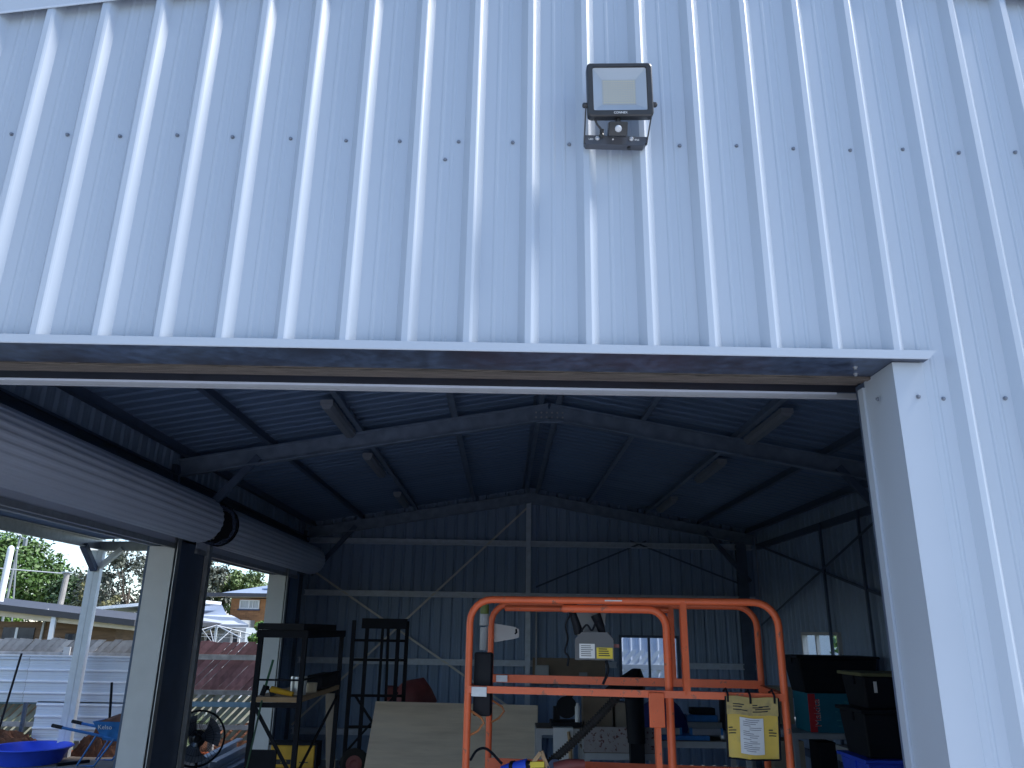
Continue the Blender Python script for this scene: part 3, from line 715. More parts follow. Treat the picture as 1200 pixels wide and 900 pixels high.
for xx in (0.0, Ll):
    part('end_rail', MB().beam(LF(xx, 0, ZM), LF(xx, Lw, ZM), 0.034, 0.034), ORANGE, lf)
part('toe_board', MB().box((0, 0, 0), (1, 1, 1)).__class__().beam(LF(0.25, 0.02, ZF+.075), LF(Ll, 0.02, ZF+.075), 0.006, 0.15), ORANGE, lf)
part('toe_board', MB().beam(LF(0, Lw-.02, ZF+.075), LF(Ll, Lw-.02, ZF+.075), 0.006, 0.15), ORANGE, lf)
def lbox(x0, y0, z0, x1, y1, z1):
    b = MB().box((x0, y0, z0), (x1, y1, z1)); b.v = [LF(v.x, v.y, v.z) for v in b.v]; return b
part('platform', lbox(0, 0, ZF-.08, Ll, Lw, ZF), ORANGE, lf)
part('chassis', lbox(0, 0, 0.18, Ll, Lw, 0.55), ORANGE, lf)
for xx in (0.25, Ll-.25):
    for yy in (0.06, Lw-.06):
        part('wheel', MB().lathe([(0.16, -.05), (0.17, 0), (0.16, .05)], LF(xx, yy, 0.17), (math.sin(-LA), cA, 0), n=18), RUBBER, lf)
for yy in (0.12, Lw-.12):
    for k2 in range(3):
        z0, z1 = 0.6 + 0.2*k2, 0.78 + 0.2*k2
        part('scissor_arm', MB().beam(LF(0.15, yy, z0), LF(Ll-.15, yy, z1), 0.03, 0.07), ORANGE, lf)
        part('scissor_arm', MB().beam(LF(0.15, yy+.04, z1), LF(Ll-.15, yy+.04, z0), 0.03, 0.07), ORANGE, lf)
# manual box on the left post
mbx = part('manual_box', lbox(0.02, 0.05, 1.665, 0.125, 0.13, 2.015), BLKPL, lf, bevel=0.012, smooth=True)
part('bracket_plate', lbox(0.025, -0.028, ZM-.038, 0.115, -0.022, ZM+.016), GALV, lf, bevel=0.002)
part('bracket_plate', lbox(0.05, Lw-.05, ZM-.0, 0.125, Lw-.04, ZM+.042), GALV, lf)
WIRE = mat('copper_wire', (0.45, 0.17, 0.06), 0.5, var=0.1)
for xx, yy in ((0.01, 0.02), (0.02, Lw-.03)):
    part('rail_loop', MB().tube([LF(xx, yy, 1.70), LF(xx+.07, yy, 1.66), LF(xx+.085, yy, 1.635), LF(xx+.05, yy, 1.59), LF(xx, yy, 1.565)], 0.007, 6), WIRE, lf, smooth=True)
# canister and tapered plate beside the rear left post
part('clear_tube', MB().tube([LF(0.015, 0.4, 2.02), LF(0.015, 0.4, 2.16)], 0.026, 12).tube([LF(0.015, 0.4, 2.17), LF(0.015, 0.4, 2.24)], 0.03, 12), GREYPL, lf)
part('tube_cap', MB().tube([LF(0.015, 0.4, 2.242), LF(0.015, 0.4, 2.30)], 0.028, 12), mat('green_cap', (0.10, 0.14, 0.03), 0.5), lf)
tp = MB(); pts = [(0.0, 2.19), (0.165, 2.165), (0.19, 2.15), (0.19, 2.10), (0.165, 2.09), (0.0, 2.06)]
va = [LF(x, Lw+.03, z) for x, z in pts]; vb = [LF(x, Lw+.04, z) for x, z in pts]
tp.add(va + vb, [(0,1,2,3,4,5), (11,10,9,8,7,6)] + [(i,(i+1)%6,6+(i+1)%6,6+i) for i in range(6)])
part('tapered_plate', tp, LGREY, lf)
part('plate_hook', MB().tube([LF(0.17, Lw+.02, 2.15), LF(0.175, Lw+.01, 2.13), LF(0.165, Lw+.01, 2.12)], 0.006, 6), BLACK, lf)
# control box
cb = part('control_box', MB().add([LF(*p) for p in ((0.62,.05,1.985),(0.845,.05,1.985),(0.845,.05,2.10),(0.81,.05,2.14),(0.66,.05,2.14),(0.62,.05,2.10),
     (0.62,.22,1.985),(0.845,.22,1.985),(0.845,.22,2.10),(0.81,.22,2.14),(0.66,.22,2.14),(0.62,.22,2.10))],
     [(0,1,2,3,4,5),(11,10,9,8,7,6)] + [(i,(i+1)%6,6+(i+1)%6,6+i) for i in range(6)]), mat('control_box_grey', (0.10, 0.105, 0.115), 0.5, var=0.1), lf)
part('label_plate', lbox(0.645, .046, 1.995, 0.735, .049, 2.075), WHITE, cb)
part('label_plate', lbox(0.745, .046, 1.995, 0.838, .049, 2.055), YLAB, cb)
ink = MB()
rgi = random.Random(11)
for i in range(6): 
    b = lbox(0.655, .0448, 2.062 - .011*i, 0.655 + rgi.uniform(.045, .07), .0455, 2.0655 - .011*i); ink.add(b.v, b.f)
for i in range(4):
    b = lbox(0.757, .0448, 2.045 - .012*i, 0.757 + rgi.uniform(.045, .07), .0455, 2.0505 - .012*i); ink.add(b.v, b.f)
part('label_print', ink, INK, cb, kind='stuff')
part('back_panel', MB().add([LF(*p) for p in ((0.62,.24,2.12),(0.78,.24,2.12),(0.80,.24,2.25),(0.83,.24,2.30),(0.62,.24,2.31),(0.62,.25,2.12),(0.78,.25,2.12),(0.80,.25,2.25),(0.83,.25,2.30),(0.62,.25,2.31))],
     [(0,1,2,3,4),(9,8,7,6,5)] + [(i,(i+1)%5,5+(i+1)%5,5+i) for i in range(5)]), GREYPL, lf)
sg = part('sign_plate', lbox(0.645, .233, 2.255, 0.692, .238, 2.30), WHITE, lf)
ring = [LF(0.6685 + .018*math.cos(2*PI*k/20), .232, 2.2775 + .018*math.sin(2*PI*k/20)) for k in range(20)]
part('prohibition_mark', MB().tube(ring, 0.0025, 4, closed=True).tube([LF(.656, .232, 2.29), LF(.681, .232, 2.265)], .0025, 4), REDINK, sg)
part('joystick', MB().tube([LF(.64, .12, 2.13), LF(.62, .11, 2.2), LF(.595, .10, 2.27)], 0.028, 10, r1=0.02).tube([LF(.555, .10, 2.28), LF(.63, .10, 2.30)], .018, 8), BLKPL, lf, smooth=True)
part('joystick', MB().tube([LF(.78, .12, 2.13), LF(.765, .11, 2.18), LF(.74, .11, 2.24)], 0.02, 10, r1=0.032), BLKPL, lf, smooth=True)
part('switch_knob', lbox(0.845, .10, 2.055, 0.875, .13, 2.075), REDP, lf)
part('cable', MB().tube(sm_([LF(.60, .08, 2.25), LF(.565, .07, 2.18), LF(.575, .07, 2.1), LF(.56, .06, 2.03), LF(.58, .06, 2.0), LF(.575, .06, 1.95)]), .006, 6), BLACK, lf, smooth=True)
part('cable', MB().tube(sm_([LF(.65, .1, 2.14), LF(.69, .05, 2.18), LF(.72, .05, 2.15), LF(.75, .05, 2.2), LF(.79, .06, 2.15)]), .006, 6), BLACK, lf, smooth=True)
part('cable', MB().tube(sm_([LF(.80, .03, 1.985), LF(.81, .02, 1.93), LF(.78, .0, 1.86)]), .008, 6), BLACK, lf, smooth=True)
part('warning_print', MB().add([LF(x, -0.0215, z) for x, z in ((.80,ZT+.004),(.90,ZT+.004),(.90,ZT-.003),(.80,ZT-.003))], [(0,1,2,3)]), WHITE, lf)

# document pouch on the right post
pc = empty('document_pouch', LF(1.60, -0.04, 1.51), 'worn yellow document pouch with white sheet tied to the orange mid rail', 'pouch')
n = 10; mb = MB(); gx = []
def pz(u, v):
    return LF(1.452 + 0.270*u - 0.012*(1-v), -0.045 - 0.012*math.sin(u*5)*(1-v) - 0.02*(1-v), 1.513 + 0.305*v + 0.004*math.sin(u*9) - 0.006*u)
for i in range(n+1):
    for j in range(n+1): mb.v.append(pz(i/n, j/n))
for i in range(n+1):
    for j in range(n+1): mb.v.append(pz(i/n, j/n) + Vector((0, 0.008, 0)))
o2 = (n+1)**2
for i in range(n):
    for j in range(n):
        a = i*(n+1)+j; mb.f += [(a, a+n+1, a+n+2, a+1), (o2+a, o2+a+1, o2+a+n+2, o2+a+n+1)]
for i in range(n):
    for (p, q) in ((i, i+1), (n*(n+1)+i, n*(n+1)+i+1), (i*(n+1), (i+1)*(n+1)), (i*(n+1)+n, (i+1)*(n+1)+n)): mb.f.append((p, q, o2+q, o2+p))
part('pouch_body', mb, YELLOW, pc, smooth=True)
OFF = Vector((0, -0.004, 0))
def patch(u0, u1, v0, v1, nn=5, off=OFF, th=0.002):
    q = MB()
    for i in range(nn+1):
        for j in range(nn+1): q.v.append(pz(u0+(u1-u0)*i/nn, v0+(v1-v0)*j/nn) + off)
    for i in range(nn):
        for j in range(nn): a = i*(nn+1)+j; q.f.append((a, a+nn+1, a+nn+2, a+1))
    return q
YDIRTY = mat('yellow_flap', (0.50, 0.38, 0.14), 0.6, var=0.15, scale=12, col2=(0.25, 0.2, 0.12), c2pos=(0.5, 0.7), c2scale=9)
part('flap', patch(-0.005, 1.0, 0.70, 1.0, 6, Vector((0, -0.005, 0))), YDIRTY, pc, smooth=True)
part('pouch_trim', MB().tube([pz(-.01, 1), pz(-.01, .5), pz(0, 0)], .006, 5).tube([pz(1.01, 1), pz(1.01, .5), pz(1, 0)], .006, 5).tube([pz(0, 0), pz(.5, 0), pz(1, 0)], .005, 5), BLACK, pc)
part('paper_sheet', patch(0.24, 0.70, 0.08, 0.66, 5, Vector((0, -0.007, 0))), PAPER, pc)
ink = MB(); rgi = random.Random(5)
for i in range(17):
    v = 0.625 - 0.031*i; u0 = 0.30 + rgi.choice((0, 0, .05, .12)); u1 = u0 + rgi.uniform(.12, .32)
    q = patch(u0, min(u1, .66), v, v + 0.009, 2, Vector((0, -0.0085, 0))); ink.add(q.v, q.f)
part('paper_print', ink, mat('grey_ink', (0.2, 0.2, 0.25), 0.8), pc, kind='stuff')
ink = MB()
for u0, v0, ww in ((.12, .86, .22), (.12, .82, .18), (.12, .77, .28), (.50, .87, .10), (.50, .83, .2), (.55, .80, .3), (.62, .84, .2), (.50, .76, .3)):
    q = patch(u0, u0+ww, v0, v0+0.018, 2, Vector((0, -0.0068, 0))); ink.add(q.v, q.f)
for u0, vs in ((.02, (.475, .43, .385)), (.80, (.455, .41, .365))):
    for i, v in enumerate(vs): q = patch(u0, u0+(.08, .15, .14)[i], v, v+0.016, 2, Vector((0, -0.005, 0))); ink.add(q.v, q.f)
part('pouch_print', ink, INK, pc, kind='stuff')
for u in (0.02, 0.46, 0.93):
    c0 = pz(u, 0.97); part('tie', MB().tube([c0 + Vector((0, -.012, -.02)), c0 + Vector((0, -.014, .02)), c0 + Vector((0, .02, .045)), c0 + Vector((0, .07, .03))], .006, 6), BLACK, pc)

# things lying on the platform
hs = MB(); p0, p1 = LF(0.88, 0.30, 1.80), LF(0.38, 0.10, 1.36)
pts = [p0.lerp(p1, t/40) + Vector((0, 0, -0.02*math.sin(t/40*PI))) for t in range(41)]
hs.tube(pts, 0.021, 8)
for t in range(0, 40, 1): hs.tube([pts[t].lerp(pts[t+1], .2), pts[t].lerp(pts[t+1], .6)], 0.027, 8)
solo('flexible_hose', hs, RUBBER, 'black corrugated hose leaning diagonally on the orange platform rail', 'hose')
tl = empty('power_tool', LF(0.28, 0.10, ZF), 'blue power tool lying at the left end of the orange platform', 'power tool')
part('tool_body', MB().tube([LF(.19, .12, 1.37), LF(.24, .12, 1.385), LF(.27, .11, 1.39), LF(.34, .10, 1.405)], 0.03, 10, r1=.042), BLUEP, tl, smooth=True)
part('tool_collar', MB().tube([LF(.335, .10, 1.404), LF(.37, .095, 1.41)], .034, 10, r1=.026), BLKPL, tl)
part('tool_collar', MB().tube([LF(.245, .12, 1.386), LF(.265, .115, 1.389)], .043, 10), BLKPL, tl)
part('tool_handle', MB().beam(LF(.28, .12, ZF), LF(.27, .12, 1.37), .045, .04, up=(0, 1, 0)), BLKPL, tl)
part('cord', MB().tube(sm_([LF(.0, .13, 1.42), LF(.04, .13, 1.475), LF(.10, .13, 1.482), LF(.19, .12, 1.41)]), .008, 6), BLACK, tl, smooth=True)
cl = empty('spring_clamp', LF(0.42, 0.10, ZF), 'tan timber-handled clamp with yellow jaw standing beside the blue tool', 'clamp')
part('clamp_arm', MB().beam(LF(.35, .08, 1.40), LF(.42, .07, 1.485), .016, .022), TIMBER, cl)
part('clamp_arm', MB().beam(LF(.46, .08, 1.40), LF(.42, .075, 1.49), .016, .022), TIMBER, cl)
part('jaw', MB().beam(LF(.36, .07, 1.42), LF(.44, .07, 1.425), .03, .03), YLAB, cl)
part('clamp_foot', MB().beam(LF(.40, .09, ZF), LF(.40, .09, 1.41), .03, .03, up=(0, 1, 0)), BLACK, cl)
gd = empty('grinder', LF(0.53, 0.10, ZF), 'dark red hand grinder lying behind the toe board beside the clamp', 'power tool')
part('tool_body', MB().tube([LF(.49, .1, 1.40), LF(.58, .12, 1.42), LF(.66, .14, 1.42)], .035, 10, r1=.028), REDP, gd, smooth=True)
part('disc', MB().lathe([(.05, -.003), (.05, .003)], LF(.50, .09, 1.40), (.3, -1, .2), n=18), GALVD, gd)
part('tool_foot', MB().beam(LF(.6, .12, ZF), LF(.6, .12, 1.40), .03, .03, up=(0, 1, 0)), BLKPL, gd)

# ------------------------------------------------------------------ left side things inside
# steel shelf rack
rk = empty('shelf_rack', (-2.38, 7.6, 0), 'black steel shelf rack with a timber middle shelf beside the left doorway', 'shelf')
X0, X1, Y0, Y1 = -2.64, -2.16, 6.6, 8.6
for x in (X0, X1):
    for y in (Y0, Y1): part('leg', MB().beam((x, y, 0), (x, y, 2.10), 0.05, 0.05, up=(0, 1, 0)), BLACK, rk)
part('top_shelf', MB().box((X0-.04, Y0-.04, 2.03), (X1+.04, Y1+.04, 2.11)), BLACK, rk)
part('top_shelf', MB().box((X0-.02, Y0-.1, 2.112), (X1+.0, Y1-.4, 2.18)), BLKPL, rk)
part('middle_shelf', MB().box((X0-.02, Y0-.02, 1.38), (X1+.02, Y1+.02, 1.43)), TIMBER, rk)
part('rail', MB().beam((X0, Y0, 1.60), (X1, Y0, 1.60), .02, .02), BLACK, rk)
part('rail', MB().beam((X1, Y0, 1.60), (X1, Y1, 1.60), .02, .02), BLACK, rk)
for y in (Y0, Y1):
    part('rail', MB().beam((X0, y, 1.35), (X1, y, 1.35), .03, .05), BLACK, rk)
part('brace', MB().beam((X0, Y0-.02, 1.36), (X1-.04, Y0-.02, 0.72), .02, .035), BLACK, rk)
part('brace', MB().beam((X1, Y0, 0.6), (X1, Y1, 1.3), .02, .03), BLACK, rk)
part('bottom_shelf', MB().box((X0-.02, Y0-.02, 0.25), (X1+.02, Y1+.02, 0.3)), TIMBER, rk)
part('fitted_tray', MB().box((X0+.02, Y0-.05, 0.62), (X0+.30, Y0-.01, 0.92)), BLACK, rk)
# things on the rack
solo('steel_can', MB().lathe([(.085, 0), (.09, .17), (.088, .19), (.08, .185)], (-2.27, 6.95, 1.43), n=18), ALU, 'shiny silver paint can on the middle shelf of the black rack', 'can', smooth=True)
e = empty('hand_drill', (-2.52, 6.75, 1.43), 'yellow and black hand drill lying at the front of the timber shelf', 'power tool')
part('tool_body', MB().tube([(-2.50, 6.7, 1.50), (-2.36, 6.68, 1.475), (-2.25, 6.66, 1.455)], .035, 8, r1=.025), YCASE, e)
part('handle', MB().beam((-2.47, 6.7, 1.432), (-2.50, 6.7, 1.51), .05, .05, up=(0, 1, 0)), BLKPL, e)
part('chuck', MB().tube([(-2.53, 6.7, 1.51), (-2.58, 6.71, 1.52)], .022, 8), BLACK, e)
e = empty('caulking_gun', (-2.60, 6.66, 1.43), 'black and green caulking gun propped upright at the rack corner', 'tool')
part('barrel', MB().tube([(-2.58, 6.66, 1.44), (-2.55, 6.66, 1.54)], .028, 8), BLKPL, e)
part('rod', MB().tube([(-2.55, 6.66, 1.54), (-2.50, 6.66, 1.80)], .013, 8), mat('green_plastic', (0.02, 0.12, 0.06), 0.5), e)
solo('tool_bag', MB().box((-2.36, 7.5, 1.432), (-2.12, 8.4, 1.60)), BLKPL, 'black tool bag at the far end of the timber shelf', 'bag', bevel=.05, smooth=True)
solo('paint_tin', MB().lathe([(.06, 0), (.062, .1), (.058, .105)], (-2.20, 7.28, 1.432), n=14), CREAM, 'small cream tin between the silver can and the black tool bag', 'tin')
solo('leaning_board', MB().beam((-2.25, 9.15, 0.0), (-2.35, 9.0, 1.42), 0.12, 0.025, up=(0, 1, 0)), CARD, 'pale narrow board standing behind the black rack', 'board')
solo('garden_stake', MB().tube([(-2.72, 6.56, 0.0), (-2.54, 6.54, 1.40)], .010, 6), mat('green_stake', (0.04, 0.10, 0.06), 0.6), 'thin green stake leaning against the front leg of the rack', 'stake')
# yellow case
yc = empty('yellow_case', (-2.88, 9.6, 0), 'yellow tool case with a dark lid rim standing by the left doorway', 'case')
part('case_body', MB().box((-3.19, 9.45, 0.30), (-2.58, 9.75, 0.585)), YCASE, yc, bevel=.015)
part('case_lid', MB().box((-3.215, 9.43, 0.587), (-2.555, 9.77, 0.615)), BLKPL, yc)
part('case_side', MB().box((-2.579, 9.45, 0.30), (-2.55, 9.75, 0.585)), BLKPL, yc)
part('case_base', MB().box((-3.18, 9.46, 0.0), (-2.58, 9.74, 0.298)), BLKPL, yc)
part('case_print', MB().box((-3.10, 9.445, 0.345), (-2.90, 9.449, 0.405)), INK, yc)
text('lettering', 'T10', .055, YLAB, yc, (-3.0, 9.443, 0.375), (1, 0, 0), (0, 0, 1), .0005)
part('case_print', MB().box((-2.78, 9.445, 0.365), (-2.66, 9.449, 0.378)), INK, yc)
solo('blue_bucket', MB().lathe([(.12, 0), (.16, .36), (.175, .36), (.175, .34), (.165, .33)], (-2.62, 8.9, 0.0), n=22), BLUEP, 'blue plastic bucket on the floor in front of the yellow case', 'bucket', smooth=True)
# drum fan
fn = empty('pedestal_fan', (-3.38, 7.15, 0), 'black pedestal fan with round wire cage in the left doorway', 'fan')
FC = Vector((-3.39, 7.15, 0.945)); fa = Vector((0.32, -0.93, 0.10)).normalized(); q = Vector((0, 0, 1)).rotation_difference(fa)
def FN(r, a, h): return FC + q @ Vector((r*math.cos(a), r*math.sin(a), h))
fr_ = 0.29; cg = MB()
for h_, rr in ((0.0, fr_), (0.06, fr_*.98), (-0.07, fr_*.97), (0.085, fr_*.6), (0.09, fr_*.3), (-0.1, fr_*.55)):
    cg.tube([FN(rr, 2*PI*k/36, h_) for k in range(36)], .007 if rr > fr_*.9 else .003, 5, closed=True)
for k2 in range(40):
    a = 2*PI*k2/40
    cg.tube([FN(fr_, a, 0), FN(fr_*.97, a, .05), FN(fr_*.6, a+.08, .085), FN(.05, a+.15, .095)], .0016, 4)
    cg.tube([FN(fr_, a, 0), FN(fr_*.95, a, -.06), FN(fr_*.55, a, -.1), FN(.08, a, -.11)], .0016, 4)
part('cage', cg, BLACK, fn)
part('motor_housing', MB().lathe([(.05, -.24), (.085, -.2), (.09, -.1), (.06, -.05)], FC, fa, n=18), BLACK, fn, smooth=True)
part('hub', MB().lathe([(.045, -.04), (.05, 0), (.03, .04), (.003, .05)], FC, fa, n=18), BLKPL, fn, smooth=True)
for k2 in range(3):
    b = MB(); a0 = 2*PI*k2/3 + 0.5; m_ = 6
    for i in range(m_+1):
        for j in range(m_+1):
            rr = .045 + (.245-.045)*i/m_; aa = a0 + (j/m_-.5)*(1.0 + .5*i/m_) + .2*i/m_
            b.v.append(FN(rr, aa, .035*(j/m_-.5)*2))
    for i in range(m_):
        for j in range(m_): a = i*(m_+1)+j; b.f.append((a, a+m_+1, a+m_+2, a+1))
    part('blade', b, mat('fan_blade', (0.10, 0.12, 0.16), 0.3, 0.6) if k2 == 0 else bpy.data.materials['fan_blade'], fn, smooth=True)
part('pole', MB().tube([(-3.40, 7.24, 0.03), (-3.40, 7.24, 0.9)], .02, 10), BLACK, fn)
part('base', MB().lathe([(.24, 0), (.24, .02), (.05, .05)], (-3.40, 7.24, 0.0), n=24), BLACK, fn)
# bundle of white timber beams outside the second doorway
for i, (xa, ya, xb, yb, z) in enumerate(((-4.4, 9.6, -4.55, 12.2, .12), (-4.2, 9.6, -4.3, 12.0, .12), (-4.0, 9.6, -4.05, 12.3, .12), (-4.35, 9.8, -4.5, 12.1, .27), (-4.1, 9.7, -4.2, 12.3, .27))):
    solo('steel_purlin', MB().csec((xa, ya, z - .01), (xb, yb, z - .01), .10, .14), GALV if i not in (1, 3) else SJAMB,
         ['pale steel section, outer one of the ground row in the stack behind the fan', 'pale steel section in the middle of the ground row behind the fan', 'pale steel section, inner one of the ground row by the left doorway', 'off white steel section lying on top of the stack behind the fan', 'grey steel section on top of the stack nearest the left doorway'][i], 'steel section', 'steel sections stacked outside the left doorway')

# dark trolley frame
tr = empty('panel_trolley', (-1.72, 9.35, 0), 'tall black steel trolley frame with red rimmed wheels at the back left', 'trolley')
for x, y in ((-2.12, 9.2), (-1.98, 9.5), (-1.50, 9.3), (-1.40, 9.5)): part('upright', MB().beam((x, y, 0.1), (x, y, 2.25), .05, .05, up=(0, 1, 0)), BLACK, tr)
part('upright', MB().beam((-1.74, 9.4, 0.5), (-1.74, 9.4, 2.2), .035, .035, up=(0, 1, 0)), BLACK, tr)
part('upright', MB().beam((-1.62, 9.4, 0.5), (-1.66, 9.4, 2.2), .035, .035, up=(0, 1, 0)), BLACK, tr)
part('top_panel', MB().box((-2.02, 9.25, 2.14), (-1.38, 9.32, 2.28)), BLACK, tr)
for z in (1.98, 1.72, 1.25, 0.85, 0.5): part('cross_bar', MB().beam((-2.12, 9.28, z), (-1.40, 9.35, z), .03, .035), BLACK, tr)
part('cross_bar', MB().beam((-2.10, 9.25, 0.55), (-1.46, 9.3, 1.3), .025, .03), BLACK, tr)
part('cross_bar', MB().beam((-1.50, 9.25, 0.55), (-2.05, 9.3, 1.25), .025, .03), BLACK, tr)
for x in (-1.95,-1.2):
    w_ = part('wheel', MB().lathe([(.15, -.04), (.19, -.03), (.19, .03), (.15, .04)], (x, 9.02, .43), (0.1, -1, 0), n=22), RUBBER, tr)
    part('rim', MB().lathe([(.03, -.03), (.13, -.02), (.13, .035), (.06, .05), (.03, .045)], (x, 9.02, .43), (0.1, -1, 0), n=20), REDP, w_)
part('axle', MB().tube([(-2.0, 9.06, .43), (-1.2, 9.06, .43)], .02, 8).beam((-1.95, 9.1, 0), (-1.95, 9.1, .43), .03, .03, up=(0, 1, 0)), BLACK, tr)
# cement mixer
cm = empty('cement_mixer', (-1.40, 10.3, 0), 'worn red cement mixer drum behind the plywood sheet', 'cement mixer')
part('drum', MB().lathe([(.02, -.30), (.20, -.28), (.30, -.05), (.31, .05), (.22, .36), (.20, .38)], (-1.33, 10.3, 1.12), (-0.75, -.15, -.5), n=22), REDP, cm, smooth=True)
part('motor_cover', MB().box((-1.78, 10.15, 1.12), (-1.58, 10.4, 1.32), Rz(.2), (-1.7, 10.3, 1.2)), REDP, cm, bevel=.04)
for x in (-1.75, -0.95): part('stand_leg', MB().beam((x, 10.3, 0), (x*.6-.54, 10.3, 1.0), .05, .05, up=(0, 1, 0)), REDP, cm)
part('stand_bar', MB().beam((-1.62, 10.3, .98), (-1.1, 10.3, .98), .05, .05), REDP, cm)
# plywood sheet leaning
solo('plywood_sheet', MB().add([(-1.80, 8.60, 0.0), (0.46, 8.60, 0.0), (0.48, 8.92, 1.19), (-1.70, 8.92, 1.21), (-1.80, 8.618, 0.0), (0.46, 8.618, 0.0), (0.48, 8.938, 1.19), (-1.70, 8.938, 1.21)],
     [(0,1,2,3),(7,6,5,4),(0,4,5,1),(1,5,6,2),(2,6,7,3),(3,7,4,0)]), PLY, 'large pale plywood sheet standing on edge behind the orange lift', 'plywood')

# ------------------------------------------------------------------ workbench area at the back
pb = empty('switch_board', (1.1, 12.1, 1.27), 'brown backing board with a grey switch box on the back wall girt', 'switch board')
part('board', MB().box((0.52, 12.03, 1.27), (1.79, 12.05, 1.70)), BROWNBD, pb)
part('switch_box', MB().box((0.56, 11.93, 1.355), (0.80, 12.028, 1.58)), LGREY, pb, bevel=.01)
part('outlet', MB().box((1.33, 11.99, 1.38), (1.47, 12.028, 1.47)), GREYPL, pb)
part('conduit', MB().tube([(0.58, 12.02, 1.58), (0.58, 12.02, 2.7)], .014, 8), LGREY, pb)
part('board_stay', MB().box((0.6, 12.05, 1.45), (1.7, 12.11, 1.55)), TIMBER, pb)
def bench(x0, x1, y0, y1, z, leg, label, name='workbench'):
    e = empty(name, ((x0+x1)/2, (y0+y1)/2, 0), label, 'bench')
    part('bench_top', MB().box((x0, y0, z-.02), (x1, y1, z)), BROWNBD, e)
    part('apron', MB().box((x0, y0-.012, z-.075), (x1, y0-.001, z-.005)), LGREY, e)
    for x in (x0+.03, x1-.03):
        for y in (y0+.03, y1-.03): part('leg', MB().beam((x, y, 0), (x, y, z-.02), leg, leg, up=(0, 1, 0)), LGREY, e)
    return e
bench(0.42, 1.03, 7.85, 8.4, 1.03, .06, 'small pale steel stand left of the speckled board')
bench(0.98, 1.80, 7.62, 8.3, 0.80, .05, 'low pale steel bench under the speckled board')
bench(1.86, 2.95, 7.7, 8.4, 0.93, .05, 'pale steel workbench to the right of the orange posts')
solo('speckled_board', MB().box((0.97, 7.62, 0.802), (1.79, 7.66, 1.075)).box((1.0, 7.66, 0.802), (1.7, 8.0, 0.83)), SPECK, 'grey board with dark red speckles standing on the low bench', 'board')
solo('white_towel', MB().box((0.62, 7.82, 0.55), (0.86, 7.845, 1.036)).box((0.62, 7.845, 1.032), (0.86, 8.1, 1.038)), WHITE, 'white towel hanging over the front of the small steel stand', 'towel')
solo('broom', MB().tube([(0.84, 7.77, 0.02), (0.82, 7.78, .8), (0.80, 7.80, 1.0)], .03, 8, r1=.018), TIMBER, 'tan broom handle leaning in front of the white towel', 'broom', smooth=True)
e = empty('drop_saw', (0.72, 8.1, 1.03), 'dark drop saw on the small steel stand', 'saw')
part('saw_base', MB().box((0.60, 7.95, 1.032), (0.98, 8.3, 1.09)), BLKPL, e, bevel=.01)
part('saw_arm', MB().beam((0.66, 8.15, 1.2), (0.90, 8.15, 1.42), .05, .06), BLKPL, e)
part('saw_support', MB().beam((0.68, 8.15, 1.08), (0.68, 8.15, 1.25), .08, .08, up=(0, 1, 0)), BLKPL, e)
part('blade_guard', MB().lathe([(.13, -.012), (.13, .012)], (0.80, 8.05, 1.25), (0, 1, 0), n=20), BLKPL, e)
solo('spray_can', MB().lathe([(.033, 0), (.033, .17), (.02, .19), (.018, .215)], (0.93, 7.98, 1.09), n=14), WHITE, 'white spray can on the saw base', 'can', smooth=True)
for i, (x0, x1, y, z0, z1, m_, lab) in enumerate(((1.02, 1.38, 8.15, 0.83, 1.36, BROWNBD, 'brown carton standing behind the speckled board'), (1.42, 1.66, 8.2, 0.83, 1.30, CARD, 'narrow tan carton beside the taller brown carton'))):
    solo('carton', MB().box((x0, y, z0), (x1, y+.28, z1)), m_, lab, 'carton')
# dark shroud in front of the window
sh = MB(); lv = [(.93, 1.46, 1.66), (1.40, 1.44, 1.66), (1.50, 1.20, 1.68), (1.56, 1.27, 1.68), (1.66, 1.42, 1.665), (1.735, 1.54, 1.635)]
nn = 16; rings = []
for z, xa, xb in lv:
    for kx in range(nn):
        a = 2*PI*kx/nn; cx, rx = (xa+xb)/2, (xb-xa)/2
        sh.v.append(Vector((cx + rx*math.cos(a)*(1+.05*math.sin(5*a)), 7.45 + (.09 + .3*rx)*math.sin(a), z)))
for i in range(len(lv)-1): sh.f += [(i*nn+kx, i*nn+(kx+1)%nn, (i+1)*nn+(kx+1)%nn, (i+1)*nn+kx) for kx in range(nn)]
sh.f.append(tuple(range((len(lv)-1)*nn, len(lv)*nn)))
sh.box((1.48, 7.39, 0), (1.64, 7.52, .93))
solo('covered_machine', sh, BLKPL, 'tall machine under a black cover in front of the back window', 'machine', smooth=True)
bb = MB(); lv = [(.93, .26), (1.02, .30), (1.15, .29), (1.27, .24), (1.36, .12)]
bb = MB()
for z, r_ in lv:
    for kx in range(14):
        a = 2*PI*kx/14; bb.v.append(Vector((2.0 + r_*math.cos(a)*(1+.1*math.sin(3*a+z*9)), 8.1 + .6*r_*math.sin(a), z)))
for i in range(len(lv)-1): bb.f += [(i*14+kx, i*14+(kx+1)%14, (i+1)*14+(kx+1)%14, (i+1)*14+kx) for kx in range(14)]
bb.f += [tuple(range(13, -1, -1)), tuple(range(4*14, 5*14))]
solo('cloth_bundle', bb, BLUED, 'dark blue cloth bundle on the right workbench behind the orange bracket', 'bundle', smooth=True)
def level(x0, x1, y, z, lab, m_=ALU, tilt_=0.0):
    e = empty('spirit_level', ((x0+x1)/2, y, z), lab, 'level', 'aluminium levels on the workbench')
    part('bar', MB().box((x0, y, z), (x1, y+.03, z+.07)), m_, e)
    for a in (x0-.03, x1): part('end_cap', MB().box((a, y-.003, z-.0), (a+.03, y+.033, z+.075)), BLUES, e)
